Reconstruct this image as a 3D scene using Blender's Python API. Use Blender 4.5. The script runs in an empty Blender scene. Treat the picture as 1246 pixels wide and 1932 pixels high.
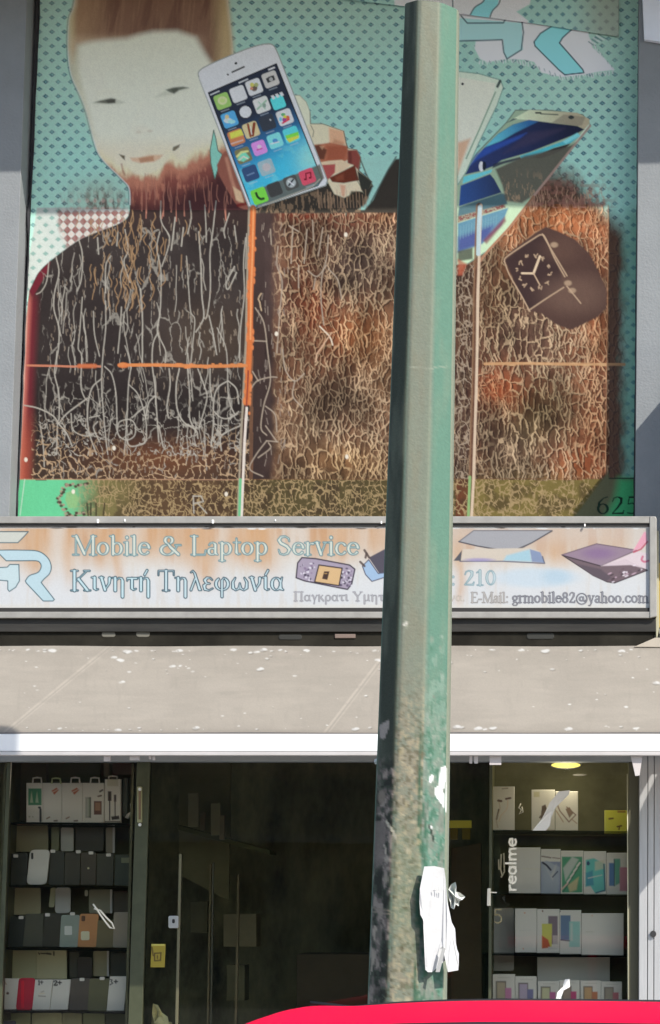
import bpy, bmesh, math, random
import numpy as np
from mathutils import Matrix, Vector
random.seed(7)
SC = bpy.context.scene
COL = SC.collection
# ------------------------------------------------------------------ camera
FPX = 4870.0                       # focal length in photograph pixels
PW, PH = 1246.0, 1932.0
PITCH, YAW, ROLL = math.radians(8.8), math.radians(5.4), math.radians(0.8)
CAMLOC = Vector((12*math.tan(YAW), -12.0, 1.6))
cam = bpy.data.cameras.new('camera'); cam_ob = bpy.data.objects.new('camera', cam); COL.objects.link(cam_ob)
CR = Matrix.Rotation(YAW, 4, 'Z') @ Matrix.Rotation(math.pi/2+PITCH, 4, 'X') @ Matrix.Rotation(ROLL, 4, 'Z')
cam_ob.matrix_world = Matrix.Translation(CAMLOC) @ CR
cam.sensor_fit = 'VERTICAL'; cam.sensor_height = 24.0; cam.lens = FPX/PH*24.0
cam.clip_start = 0.05; cam.clip_end = 500
SC.camera = cam_ob
R3 = np.array([[CR[i][j] for j in range(3)] for i in range(3)])
CL = np.array(CAMLOC)
# ------------------------------------------------------------------ world, sun, exposure
SUN_AZ, SUN_EL = math.radians(42), math.radians(39)
to_sun = Vector((math.sin(SUN_AZ)*math.cos(SUN_EL), -math.cos(SUN_AZ)*math.cos(SUN_EL), math.sin(SUN_EL)))
w = bpy.data.worlds.new('World'); SC.world = w; w.use_nodes = True
nt = w.node_tree; bg = nt.nodes['Background']
sky = nt.nodes.new('ShaderNodeTexSky'); sky.sky_type = 'NISHITA'; sky.sun_disc = False
sky.sun_elevation = SUN_EL; sky.sun_rotation = math.atan2(to_sun.x, to_sun.y)
nt.links.new(sky.outputs[0], bg.inputs[0]); bg.inputs[1].default_value = 0.15
sl = bpy.data.lights.new('sun', 'SUN'); sl.energy = 3.6; sl.angle = math.radians(0.5); sl.color = (1.0, 0.95, 0.87)
so = bpy.data.objects.new('sun', sl); COL.objects.link(so); so.rotation_euler = to_sun.to_track_quat('Z', 'Y').to_euler()
so.location = (6, -9, 9)
SC.view_settings.view_transform = 'Standard'; SC.view_settings.look = 'None'
SC.view_settings.gamma = 1; SC.view_settings.use_curve_mapping = False
SC.view_settings.exposure = 0.53
SC.cycles.max_bounces = 8; SC.cycles.transparent_max_bounces = 16; SC.cycles.use_denoising = True
SC.cycles.sample_clamp_indirect = 6
# ------------------------------------------------------------------ pixel -> point on a real plane of constant Y
def at(px, py, Y):
    d = R3 @ np.array([(px-PW/2)/FPX, -(py-PH/2)/FPX, -1.0])
    t = (Y-CL[1])/d[1]
    return CL + d*t
def at_arr(X, Yp, Y):
    D = np.stack([(X-PW/2)/FPX, -(Yp-PH/2)/FPX, -np.ones_like(X)], -1) @ R3.T
    t = (Y-CL[1])/D[..., 1]
    return CL + D*t[..., None]
# ------------------------------------------------------------------ colour helpers
def lin(c):
    c = np.asarray(c, float)/255.0
    return np.where(c <= 0.04045, c/12.92, ((c+0.055)/1.055)**2.4)
KS, KL, KV = 0.42, 1.55, 1.25
def shd(*c): return np.clip(lin(c)/KS*np.array((1.08, 1.0, .96)), 0.008, 0.88)     # surface colour of something seen in open shade
def sun(*c): return np.clip(lin(c)/KL, 0.008, 0.86)     # surface colour of something seen in full sun
# ------------------------------------------------------------------ materials
MATS = {}
def mat(name, col, rough=0.6, metal=0.0, spec=0.4, coat=0.0, var=0.0, vscale=8.0, bump=0.0, bscale=60.0, stretch=(1,1,1), col2=None, emit=None, estr=0):
    if name in MATS: return MATS[name]
    m = bpy.data.materials.new(name); m.use_nodes = True; n = m.node_tree; b = n.nodes['Principled BSDF']
    b.inputs['Roughness'].default_value = rough; b.inputs['Metallic'].default_value = metal
    b.inputs['Specular IOR Level'].default_value = spec; b.inputs['Coat Weight'].default_value = coat
    c = tuple(col[:3])+(1,); b.inputs['Base Color'].default_value = c
    if var or bump:
        tc = n.nodes.new('ShaderNodeTexCoord'); mp = n.nodes.new('ShaderNodeMapping')
        n.links.new(tc.outputs['Object'], mp.inputs[0]); mp.inputs['Scale'].default_value = stretch
    if var:
        nz = n.nodes.new('ShaderNodeTexNoise'); nz.inputs['Scale'].default_value = vscale; nz.inputs['Detail'].default_value = 8
        nz.inputs['Roughness'].default_value = 0.65
        n.links.new(mp.outputs[0], nz.inputs[0]); r = n.nodes.new('ShaderNodeValToRGB')
        c2 = tuple(col2) if col2 is not None else tuple(x*(1-var) for x in col[:3])
        r.color_ramp.elements[0].position = 0.35; r.color_ramp.elements[0].color = tuple(c2[:3])+(1,)
        r.color_ramp.elements[1].position = 0.65; r.color_ramp.elements[1].color = c
        n.links.new(nz.outputs[0], r.inputs[0]); n.links.new(r.outputs[0], b.inputs['Base Color'])
    if bump:
        nb = n.nodes.new('ShaderNodeTexNoise'); nb.inputs['Scale'].default_value = bscale; nb.inputs['Detail'].default_value = 6
        n.links.new(mp.outputs[0], nb.inputs[0]); bp = n.nodes.new('ShaderNodeBump'); bp.inputs['Strength'].default_value = bump
        bp.inputs['Distance'].default_value = 0.004
        n.links.new(nb.outputs[0], bp.inputs['Height']); n.links.new(bp.outputs[0], b.inputs['Normal'])
    if emit is not None:
        b.inputs['Emission Color'].default_value = tuple(emit)+(1,); b.inputs['Emission Strength'].default_value = estr
    MATS[name] = m; return m
def paint_mat(name, rough=0.55, spec=0.3, bump=0.0, bscale=200, coat=0.0):
    if name in MATS: return MATS[name]
    m = bpy.data.materials.new(name); m.use_nodes = True; n = m.node_tree; b = n.nodes['Principled BSDF']
    a = n.nodes.new('ShaderNodeAttribute'); a.attribute_name = 'Col'
    n.links.new(a.outputs['Color'], b.inputs['Base Color'])
    b.inputs['Roughness'].default_value = rough; b.inputs['Specular IOR Level'].default_value = spec
    b.inputs['Coat Weight'].default_value = coat
    if bump:
        tc = n.nodes.new('ShaderNodeTexCoord'); nb = n.nodes.new('ShaderNodeTexNoise'); nb.inputs['Scale'].default_value = bscale
        nb.inputs['Detail'].default_value = 5
        n.links.new(tc.outputs['Object'], nb.inputs[0]); bp = n.nodes.new('ShaderNodeBump'); bp.inputs['Strength'].default_value = bump
        bp.inputs['Distance'].default_value = 0.003
        n.links.new(nb.outputs[0], bp.inputs['Height']); n.links.new(bp.outputs[0], b.inputs['Normal'])
    MATS[name] = m; return m
def glass_mat(name, tint=(0.80, 0.84, 0.78), refl=1.0, rough=0.0):
    m = bpy.data.materials.new(name); m.use_nodes = True; n = m.node_tree; n.nodes.clear()
    o = n.nodes.new('ShaderNodeOutputMaterial'); t = n.nodes.new('ShaderNodeBsdfTransparent'); g = n.nodes.new('ShaderNodeBsdfGlossy')
    f = n.nodes.new('ShaderNodeFresnel'); f.inputs[0].default_value = 1.45; x = n.nodes.new('ShaderNodeMixShader')
    t.inputs[0].default_value = tint+(1,); g.inputs['Roughness'].default_value = rough; g.inputs[0].default_value = (refl,)*3+(1,)
    n.links.new(f.outputs[0], x.inputs[0]); n.links.new(t.outputs[0], x.inputs[1]); n.links.new(g.outputs[0], x.inputs[2]); n.links.new(x.outputs[0], o.inputs[0])
    return m
# ------------------------------------------------------------------ object helpers
def link(name, me, m=None, parent=None):
    o = bpy.data.objects.new(name, me); COL.objects.link(o)
    if m is not None and me is not None: me.materials.append(m)
    if parent is not None:
        o.parent = parent; o.matrix_parent_inverse = Matrix.Translation(-parent.location)
    return o
def tag(o, label=None, cat=None, group=None, kind=None):
    if label: o['label'] = label
    if cat: o['category'] = cat
    if group: o['group'] = group
    if kind: o['kind'] = kind
    return o
def thing(name, loc, label, cat, group=None):
    o = bpy.data.objects.new(name, None); COL.objects.link(o); o.location = Vector(tuple(loc)); o.empty_display_size = 0.1
    return tag(o, label, cat, group)
def bm_to(name, bm, m, parent=None, smooth=False):
    bmesh.ops.recalc_face_normals(bm, faces=bm.faces)
    me = bpy.data.meshes.new(name); bm.to_mesh(me); bm.free()
    if smooth:
        for p in me.polygons: p.use_smooth = True
    return link(name, me, m, parent)
def prism(bm, front, dY, bev=0.0):
    """front: list of 3D points, extruded by dY along +Y"""
    a = [bm.verts.new(tuple(p)) for p in front]; b = [bm.verts.new((p[0], p[1]+dY, p[2])) for p in front]
    fs = [bm.faces.new(a), bm.faces.new(b[::-1])]
    for i in range(len(a)): fs.append(bm.faces.new((a[i], b[i], b[(i+1) % len(a)], a[(i+1) % len(a)])))
    if bev:
        es = set(e for f in fs for e in f.edges)
        bmesh.ops.bevel(bm, geom=list(es), offset=bev, segments=2, affect='EDGES', profile=0.6)
def ext(name, pts, Y, dY, m, parent=None, bev=0.0):
    """polygon given by photograph pixels, laid on the plane Y and extruded back by dY"""
    bm = bmesh.new(); prism(bm, [at(x, y, Y) for x, y in pts], dY, bev)
    return bm_to(name, bm, m, parent)
def rect(x0, y0, x1, y1): return [(x0, y0), (x1, y0), (x1, y1), (x0, y1)]
def slab(name, x0, y0, x1, y1, Y, dY, m, parent=None, bev=0.0): return ext(name, rect(x0, y0, x1, y1), Y, dY, m, parent, bev)
def wbox(bm, x0, x1, y0, y1, z0, z1, bev=0.0):
    prism(bm, [(x0, y0, z0), (x1, y0, z0), (x1, y0, z1), (x0, y0, z1)], y1-y0, bev)
def wobj(name, x0, x1, y0, y1, z0, z1, m, parent=None, bev=0.0):
    bm = bmesh.new(); wbox(bm, x0, x1, y0, y1, z0, z1, bev); return bm_to(name, bm, m, parent)
def rrect(x0, y0, x1, y1, r, n=4, skew=0.0):
    P = []
    for cx, cy, a in ((x1-r, y0+r, -90), (x1-r, y1-r, 0), (x0+r, y1-r, 90), (x0+r, y0+r, 180)):
        for k in range(n+1):
            t = math.radians(a+90*k/n); P.append((cx+r*math.cos(t), cy+r*math.sin(t)))
    return [(x+skew*(y1-y)/(y1-y0), y) for x, y in P]
# ------------------------------------------------------------------ numpy painter: surface colours of printed / worn surfaces
def vnoise(x, y, seed=0):
    rs = np.random.RandomState(seed); T = rs.rand(128, 128)
    xi = np.floor(x).astype(int); yi = np.floor(y).astype(int); fx = x-xi; fy = y-yi
    fx = fx*fx*(3-2*fx); fy = fy*fy*(3-2*fy)
    a = T[yi % 128, xi % 128]; b = T[yi % 128, (xi+1) % 128]; c = T[(yi+1) % 128, xi % 128]; d = T[(yi+1) % 128, (xi+1) % 128]
    return (a*(1-fx)+b*fx)*(1-fy)+(c*(1-fx)+d*fx)*fy
def fbm(x, y, seed=0, o=4):
    s = 0; a = 0.5; t = 0
    for k in range(o): s = s+a*vnoise(x*2**k, y*2**k, seed+k); t += a; a *= 0.5
    return s/t
def cells(x, y, seed=0):
    rs = np.random.RandomState(seed); TX = rs.rand(128, 128); TY = rs.rand(128, 128)
    xi = np.floor(x).astype(int); yi = np.floor(y).astype(int)
    f1 = np.full(x.shape, 9.0); f2 = np.full(x.shape, 9.0)
    for dx in (-1, 0, 1):
        for dy in (-1, 0, 1):
            cx = xi+dx; cy = yi+dy
            d = np.hypot(cx+0.1+0.8*TX[cy % 128, cx % 128]-x, cy+0.1+0.8*TY[cy % 128, cx % 128]-y)
            f2 = np.minimum(f2, np.maximum(f1, d)); f1 = np.minimum(f1, d)
    return f1, f2
def edges(x, y, seed=0):
    """distance to the borders between jittered cells"""
    rs = np.random.RandomState(seed); TX = .08+.84*rs.rand(128, 128); TY = .08+.84*rs.rand(128, 128)
    xi = np.floor(x).astype(int); yi = np.floor(y).astype(int); fx = x-xi; fy = y-yi; bd = np.full(x.shape, 9.0); mx = np.zeros(x.shape); my = np.zeros(x.shape)
    O = {}
    for dx in (-2, -1, 0, 1, 2):
        for dy in (-2, -1, 0, 1, 2):
            rx = dx+TX[(yi+dy) % 128, (xi+dx) % 128]-fx; ry = dy+TY[(yi+dy) % 128, (xi+dx) % 128]-fy; O[dx, dy] = (rx, ry)
            d = rx*rx+ry*ry; k = d < bd; bd = np.where(k, d, bd); mx = np.where(k, rx, mx); my = np.where(k, ry, my)
    e = np.full(x.shape, 9.0)
    for rx, ry in O.values():
        ex, ey = rx-mx, ry-my; L = np.hypot(ex, ey); v = (.5*(mx+rx)*ex+.5*(my+ry)*ey)/np.maximum(L, 1e-6); e = np.where(L > 1e-4, np.minimum(e, v), e)
    return e
def sst(a, b, x):
    t = np.clip((x-a)/(b-a), 0, 1); return t*t*(3-2*t)
def cat(pts, n=6):
    """Catmull-Rom through pts"""
    P = [np.array(p, float) for p in pts]; P = [2*P[0]-P[1]]+P+[2*P[-1]-P[-2]]; out = []
    for i in range(1, len(P)-2):
        for k in range(n):
            t = k/n; a, b, c, d = P[i-1:i+3]
            out.append(0.5*(2*b+(c-a)*t+(2*a-5*b+4*c-d)*t*t+(3*b-a-3*c+d)*t**3))
    out.append(P[-2]); return [tuple(p) for p in out]
class Canvas:
    def __init__(s, X, Y, base):
        s.X, s.Y = X, Y; s.C = np.zeros(X.shape+(3,)); s.C[:] = base
        s.st = abs(X[0, 1]-X[0, 0])
    def win(s, x0, y0, x1, y1, m):
        y = s.Y[:, 0]; r = np.nonzero((y >= y0-m) & (y <= y1+m))[0]
        if not len(r): return None
        sub = s.X[r[0]:r[-1]+1]; c = np.nonzero(((sub >= x0-m) & (sub <= x1+m)).any(0))[0]
        if not len(c): return None
        return slice(r[0], r[-1]+1), slice(c[0], c[-1]+1)
    def put(s, m, col, w=None):
        w = w or (slice(None), slice(None)); m = np.clip(m, 0, 1)[..., None]
        s.C[w] = s.C[w]*(1-m)+np.asarray(col)*m
    def seg(s, pts, w=None, close=False):
        X = s.X[w]; Y = s.Y[w]; d = np.full(X.shape, 1e9); P = list(pts)+([pts[0]] if close else [])
        for p, q in zip(P[:-1], P[1:]):
            vx, vy = q[0]-p[0], q[1]-p[1]; L = vx*vx+vy*vy+1e-9
            t = np.clip(((X-p[0])*vx+(Y-p[1])*vy)/L, 0, 1)
            dd = np.hypot(X-p[0]-t*vx, Y-p[1]-t*vy)
            if len(p) > 2: dd = dd-(p[2]+(q[2]-p[2])*t)
            d = np.minimum(d, dd)
        return d
    def stroke(s, pts, r, col, a=1.0, soft=0.9):
        xs = [p[0] for p in pts]; ys = [p[1] for p in pts]
        w = s.win(min(xs), min(ys), max(xs), max(ys), r+soft+2)
        if not w: return
        d = s.seg([p[:2] for p in pts], w); s.put(a*(1-sst(r-soft, r+soft, d)), col, w)
    def sd(s, pts, w):
        X = s.X[w]; Y = s.Y[w]; ins = np.zeros(X.shape, bool); P = list(pts)
        for p, q in zip(P, P[1:]+P[:1]):
            if p[1] == q[1]: continue
            c = ((p[1] > Y) != (q[1] > Y)) & (X < (q[0]-p[0])*(Y-p[1])/(q[1]-p[1])+p[0]); ins ^= c
        d = s.seg([p[:2] for p in P], w, True); return np.where(ins, -d, d)
    def poly(s, pts, col, a=1.0, soft=0.9, edge=None, ew=1.0, mod=None):
        xs = [p[0] for p in pts]; ys = [p[1] for p in pts]
        w = s.win(min(xs), min(ys), max(xs), max(ys), soft+ew+3)
        if not w: return
        d = s.sd(pts, w); m = a*(1-sst(-soft, soft, d))
        if mod is not None: m = m*mod[w]
        if callable(col): col = col(s.X[w], s.Y[w])
        s.put(m, col, w)
        if edge is not None: s.put(a*(1-sst(ew-0.7, ew+0.7, abs(d))), edge, w)
    def ell(s, cx, cy, rx, ry, col, a=1.0, soft=0.15, rot=0):
        w = s.win(cx-rx-ry, cy-ry-rx, cx+rx+ry, cy+ry+rx, 4)
        if not w: return
        c, n = math.cos(rot), math.sin(rot); x = s.X[w]-cx; y = s.Y[w]-cy
        d = np.hypot((x*c+y*n)/rx, (-x*n+y*c)/ry); s.put(a*(1-sst(1-soft, 1+soft, d)), col, w)
def grid_canvas(x0, y0, x1, y1, step, base, xl=None, xr=None):
    nx = max(2, int(round((x1-x0)/step))+1); ny = max(2, int(round((y1-y0)/step))+1)
    U, V = np.meshgrid(np.linspace(0, 1, nx), np.linspace(0, 1, ny)); Y = y0+(y1-y0)*V
    L = xl(Y) if xl else x0; R = xr(Y) if xr else x1
    return Canvas(L+(R-L)*U, Y, base)
def canvas_mesh(name, P, C, m, parent, depth=0.0, wrap=False, smooth=True):
    """mesh over an (ny,nx,3) array of points with colours C; depth adds sides and a back"""
    ny, nx = P.shape[:2]; V = P.reshape(-1, 3); K = C.reshape(-1, 3)
    idx = np.arange(nx*ny).reshape(ny, nx)
    if wrap: nxt = np.roll(idx, -1, 1); a, b = idx[:-1], nxt[:-1]; c, d = nxt[1:], idx[1:]
    else: a, b, c, d = idx[:-1, :-1], idx[:-1, 1:], idx[1:, 1:], idx[1:, :-1]
    F = np.stack([a, d, c, b], -1).reshape(-1, 4)
    if depth:
        ring = np.concatenate([idx[0, :-1], idx[:-1, -1], idx[-1, :0:-1], idx[:0:-1, 0]]); n0 = len(V)
        V = np.vstack([V, V[ring]+np.array([0, depth, 0])]); K = np.vstack([K, K[ring]])
        r2 = n0+np.arange(len(ring)); F = np.vstack([F, np.stack([ring, np.roll(ring, -1), np.roll(r2, -1), r2], -1)])
    me = bpy.data.meshes.new(name); me.vertices.add(len(V)); me.vertices.foreach_set('co', V.astype('f').ravel())
    me.loops.add(F.size); me.loops.foreach_set('vertex_index', F.astype('i').ravel())
    me.polygons.add(len(F)); me.polygons.foreach_set('loop_start', np.arange(0, F.size, 4, dtype='i')); me.polygons.foreach_set('loop_total', np.full(len(F), 4, 'i'))
    me.update(calc_edges=True)
    if smooth: me.polygons.foreach_set('use_smooth', np.ones(len(F), bool))
    at_ = me.color_attributes.new('Col', 'FLOAT_COLOR', 'POINT'); q = np.ones((len(V), 4), 'f'); q[:, :3] = K
    at_.data.foreach_set('color', q.ravel()); me.update()
    return link(name, me, m, parent)
# ------------------------------------------------------------------ serif lettering drawn as strokes (x, y, half width); y up, cap height 1
TK, TN = 0.075, 0.030
def sE(cx, cy, rx, ry, a0=0, a1=360, n=14, tk=TK):
    return [(cx+rx*math.cos(math.radians(a)), cy+ry*math.sin(math.radians(a)), TN+(tk-TN)*abs(math.cos(math.radians(a)))**1.5) for a in [a0+(a1-a0)*k/n for k in range(n+1)]]
def ln(x0, y0, x1, y1, w=TK): return [(x0, y0, w), (x1, y1, w)]
def sf(x, y, r=0.12): return ln(x-r, y, x+r, y, TN)
XH = 0.66
G = {
 'M': (1.0, [ln(.14,0,.14,1,TN), ln(.16,1,.5,.05), ln(.5,.05,.84,1,TN), ln(.86,0,.86,1), sf(.14,0,.12), sf(.86,0,.14), sf(.1,1,.1), sf(.88,1,.1)]),
 'o': (.56, [sE(.27,.33,.2,.31)]), 'b': (.56, [ln(.13,.02,.13,1), sE(.29,.33,.19,.31,-150,150), sf(.08,1,.08)]),
 'i': (.3, [ln(.15,0,.15,XH), sf(.15,0), sf(.1,XH,.07), ln(.15,.92,.15,.93,.08)]), 'l': (.3, [ln(.15,0,.15,1), sf(.15,0), sf(.1,1,.07)]),
 'e': (.52, [sE(.27,.33,.2,.31,10,320), ln(.1,.4,.44,.4,TN)]), 'c': (.5, [sE(.27,.33,.2,.31,40,320)]),
 '&': (.95, [sE(.42,.78,.15,.18,-60,240), [(.34,.66,TN),(.5,.4,TK),(.82,.02,TK)], sE(.36,.26,.26,.26,100,330), [(.6,.12,TN),(.78,.5,TN)], sf(.8,.52,.12)]),
 'L': (.7, [ln(.18,0,.18,1), sf(.18,1,.14), ln(.06,0,.62,0,TN), ln(.62,0,.66,.24,TN)]),
 'a': (.5, [[(.1,.52,TN),(.16,.63,TN),(.28,.65,TN),(.36,.55,TK),(.36,.08,TK),(.45,.01,TN)], sE(.22,.18,.14,.17,60,300,10)]),
 'p': (.58, [ln(.14,-.32,.14,.64), sE(.3,.33,.19,.31,-150,150), sf(.14,-.32), sf(.09,.64,.07)]),
 't': (.34, [[(.16,.88,TN),(.16,.12,TK),(.22,.02,TN),(.32,.05,TN)], sf(.18,XH,.14)]),
 'S': (.64, [[(.52,.74,TN),(.5,.88,TN),(.36,.99,TN),(.18,.95,.05),(.1,.78,TK),(.18,.62,TK),(.42,.46,TK),(.54,.28,TK),(.46,.08,.05),(.3,.0,TN),(.14,.06,TN),(.09,.26,TN)]]),
 'r': (.42, [ln(.14,0,.14,.64), sf(.14,0), sf(.09,.64,.07), [(.16,.44,TN),(.24,.6,TN),(.36,.6,.055)]]),
 'v': (.54, [ln(.1,XH,.27,.02), ln(.27,.02,.45,XH,TN), sf(.1,XH,.1), sf(.45,XH,.08)]),
 'y': (.54, [ln(.1,XH,.28,.04), [(.45,XH,TN),(.26,-.1,TN),(.16,-.3,TN),(.06,-.28,TN)], sf(.1,XH,.1), sf(.45,XH,.08)]),
 'm': (.86, [ln(.13,0,.13,.64), ln(.43,0,.43,.5), ln(.73,0,.73,.5), [(.15,.48,TN),(.28,.64,TN),(.4,.6,TN),(.43,.5,TK)], [(.45,.48,TN),(.58,.64,TN),(.7,.6,TN),(.73,.5,TK)], sf(.13,0,.1), sf(.43,0,.1), sf(.73,0,.1), sf(.08,.64,.07)]),
 'h': (.58, [ln(.13,0,.13,1), ln(.43,0,.43,.5), [(.15,.48,TN),(.28,.64,TN),(.4,.6,TN),(.43,.5,TK)], sf(.13,0,.1), sf(.43,0,.1), sf(.08,1,.07)]),
 'g': (.52, [sE(.25,.43,.16,.2), [(.18,.22,TN),(.12,.1,TN),(.36,.04,.05),(.46,-.1,.05),(.36,-.27,TN),(.12,-.26,TN),(.06,-.14,TN),(.18,-.02,TN)], ln(.38,.58,.48,.62,TN)]),
 'E': (.68, [ln(.17,0,.17,1), ln(.06,1,.58,1,TN), ln(.17,.52,.46,.52,TN), ln(.06,0,.62,0,TN), ln(.62,0,.64,.2,TN), ln(.58,1,.59,.82,TN)]),
 '-': (.36, [ln(.06,.32,.3,.32,.05)]), ':': (.28, [ln(.14,.05,.14,.06,.07), ln(.14,.55,.14,.56,.07)]), '.': (.26, [ln(.13,.05,.13,.06,.07)]),
 '0': (.56, [sE(.28,.5,.19,.47)]), '1': (.5, [ln(.26,0,.26,.98), sf(.26,0,.14), ln(.1,.84,.26,.98,TN)]),
 '2': (.56, [[(.09,.72,TN),(.14,.9,TN),(.28,.98,TN),(.43,.88,TK),(.42,.66,TK),(.28,.36,.05),(.08,.03,TN),(.48,.03,.05),(.52,.2,TN)]]),
 '8': (.56, [sE(.28,.74,.15,.22), sE(.28,.26,.19,.25)]),
 '6': (.56, [sE(.28,.3,.18,.28), [(.1,.32,TK),(.14,.66,.06),(.3,.9,TN),(.46,.98,TN)]]),
 '5': (.56, [ln(.17,.96,.46,.96,.05), ln(.17,.96,.12,.58,TN), [(.12,.56,TN),(.3,.62,TN),(.44,.46,TK),(.44,.2,TK),(.3,.02,TN),(.1,.05,TN)]]),
 '@': (1.0, [sE(.5,.36,.42,.52,-50,300,20,.045), sE(.48,.36,.15,.2), [(.64,.56,TN),(.62,.2,.05),(.72,.12,TN),(.85,.25,TN)]]),
 'R': (.8, [ln(.16,0,.16,1), sE(.34,.74,.2,.25,-90,90), ln(.08,1,.34,1,TN), ln(.16,.49,.34,.49,TN), ln(.36,.48,.68,0), sf(.16,0,.12)]),
 'Κ': (.86, [ln(.17,0,.17,1), sf(.17,0,.14), sf(.17,1,.14), ln(.2,.42,.66,.97,TN), ln(.34,.58,.7,.02), sf(.7,0,.13), sf(.68,1,.12)]),
 'ι': (.32, [[(.14,XH,TK),(.14,.12,TK),(.2,.02,TN),(.28,.06,TN)], sf(.09,XH,.07)]),
 'ί': (.32, [[(.14,XH,TK),(.14,.12,TK),(.2,.02,TN),(.28,.06,TN)], sf(.09,XH,.07), ln(.14,.8,.24,1.02,.05)]),
 'ν': (.54, [ln(.1,XH,.25,.03), [(.25,.03,TN),(.42,.36,.05),(.44,.62,TK)], sf(.1,XH,.09)]),
 'η': (.58, [ln(.13,0,.13,.64), [(.15,.48,TN),(.28,.64,TN),(.4,.6,.05),(.43,.48,TK),(.43,-.32,TK)], sf(.08,.64,.07)]),
 'ή': (.58, [ln(.13,0,.13,.64), [(.15,.48,TN),(.28,.64,TN),(.4,.6,.05),(.43,.48,TK),(.43,-.32,TK)], sf(.08,.64,.07), ln(.28,.8,.38,1.02,.05)]),
 'τ': (.48, [[(.24,.6,TK),(.24,.12,TK),(.3,.02,TN),(.4,.08,TN)], ln(.06,.61,.44,.61,.05), ln(.06,.61,.04,.5,TN)]),
 'Τ': (.74, [ln(.37,0,.37,1), ln(.06,1,.68,1,TN), ln(.06,1,.05,.78,TN), ln(.68,1,.69,.78,TN), sf(.37,0,.14)]),
 'λ': (.54, [[(.08,.92,TN),(.16,1,TN),(.24,.86,.05),(.44,.06,TK),(.5,.02,TN)], ln(.26,.6,.08,.02,.05)]),
 'ε': (.48, [[(.42,.54,TN),(.34,.64,TN),(.2,.64,.05),(.12,.52,TK),(.18,.37,.05),(.32,.35,TN)], [(.2,.36,TN),(.09,.24,TK),(.12,.06,.06),(.28,.0,TN),(.44,.1,TN)]]),
 'φ': (.72, [sE(.35,.33,.25,.31,125,415,16), ln(.35,-.32,.35,.5,.06), [(.35,.5,.05),(.42,.64,TN),(.52,.6,TN)]]),
 'ω': (.76, [[(.18,.64,TN),(.08,.42,.06),(.09,.14,TK),(.2,.01,TN),(.33,.1,.05),(.37,.36,TN)], [(.56,.64,TN),(.66,.42,.06),(.65,.14,TK),(.54,.01,TN),(.41,.1,.05),(.37,.36,TN)]]),
 'α': (.6, [sE(.26,.33,.18,.31,30,330), [(.5,XH,TN),(.44,.4,.06),(.44,.1,TK),(.55,.03,TN)]]),
 'Π': (.84, [ln(.18,0,.18,1), ln(.66,0,.66,1), ln(.04,1,.8,1,TN), sf(.18,0,.13), sf(.66,0,.13)]),
 'γ': (.52, [[(.05,.56,TN),(.12,.66,.05),(.2,.5,TK),(.27,.05,TN),(.24,-.3,.05)], ln(.45,XH,.27,.05,TN)]),
 'κ': (.56, [ln(.13,0,.13,.64), ln(.15,.3,.42,.64,TN), ln(.24,.4,.48,.02), sf(.08,.64,.07)]),
 'ρ': (.56, [[(.12,-.32,TK),(.12,.3,TK)], sE(.29,.33,.18,.31)]),
 'μ': (.6, [ln(.13,-.3,.13,.64), [(.13,.16,TK),(.2,.03,TN),(.34,.06,TN),(.42,.2,TN)], [(.43,.64,TK),(.43,.1,TK),(.52,.02,TN)]]),
 'Υ': (.76, [ln(.37,0,.37,.5), ln(.37,.48,.1,.98), ln(.37,.48,.64,.98,TN), sf(.37,0,.13), sf(.1,1,.1), sf(.64,1,.09)]),
}
def word(cv, txt, x0, x1, base, cap, fill, line, lw=0.9, a=1.0, fillgrow=0.0, slope=0.0, fa=1.0, vert=False):
    adv = sum(G[c][0] if c != ' ' else .35 for c in txt); sx = (x1-x0)/adv; pen = 0
    for c in txt:
        if c == ' ': pen += .35; continue
        wd, strokes = G[c]; T = []
        for s_ in strokes:
            T.append([(x0+(pen+p[0])*sx, base-p[1]*cap+slope*((pen+p[0])*sx), p[2]*cap+fillgrow) for p in s_])
        xs = [p[0] for q in T for p in q]; ys = [p[1] for q in T for p in q]
        w = cv.win(min(xs), min(ys), max(xs), max(ys), 6)
        pen += wd
        if not w: continue
        d = np.minimum.reduce([cv.seg(q, w) for q in T])
        if fill is not None: cv.put(fa*(1-sst(-0.6, 0.6, d)), fill, w)
        if line is not None: cv.put(a*(1-sst(lw-0.6, lw+0.7, abs(d))), line, w)
# ================================================================== planes of the facade (m, negative = towards the street)
YB, YP, YS, YV = 0.0, -0.155, -0.42, -0.95
def Z(py, Y, px=623): return at(px, py, Y)[2]
def Xw(px, Y, py=966): return at(px, py, Y)[0]
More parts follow.
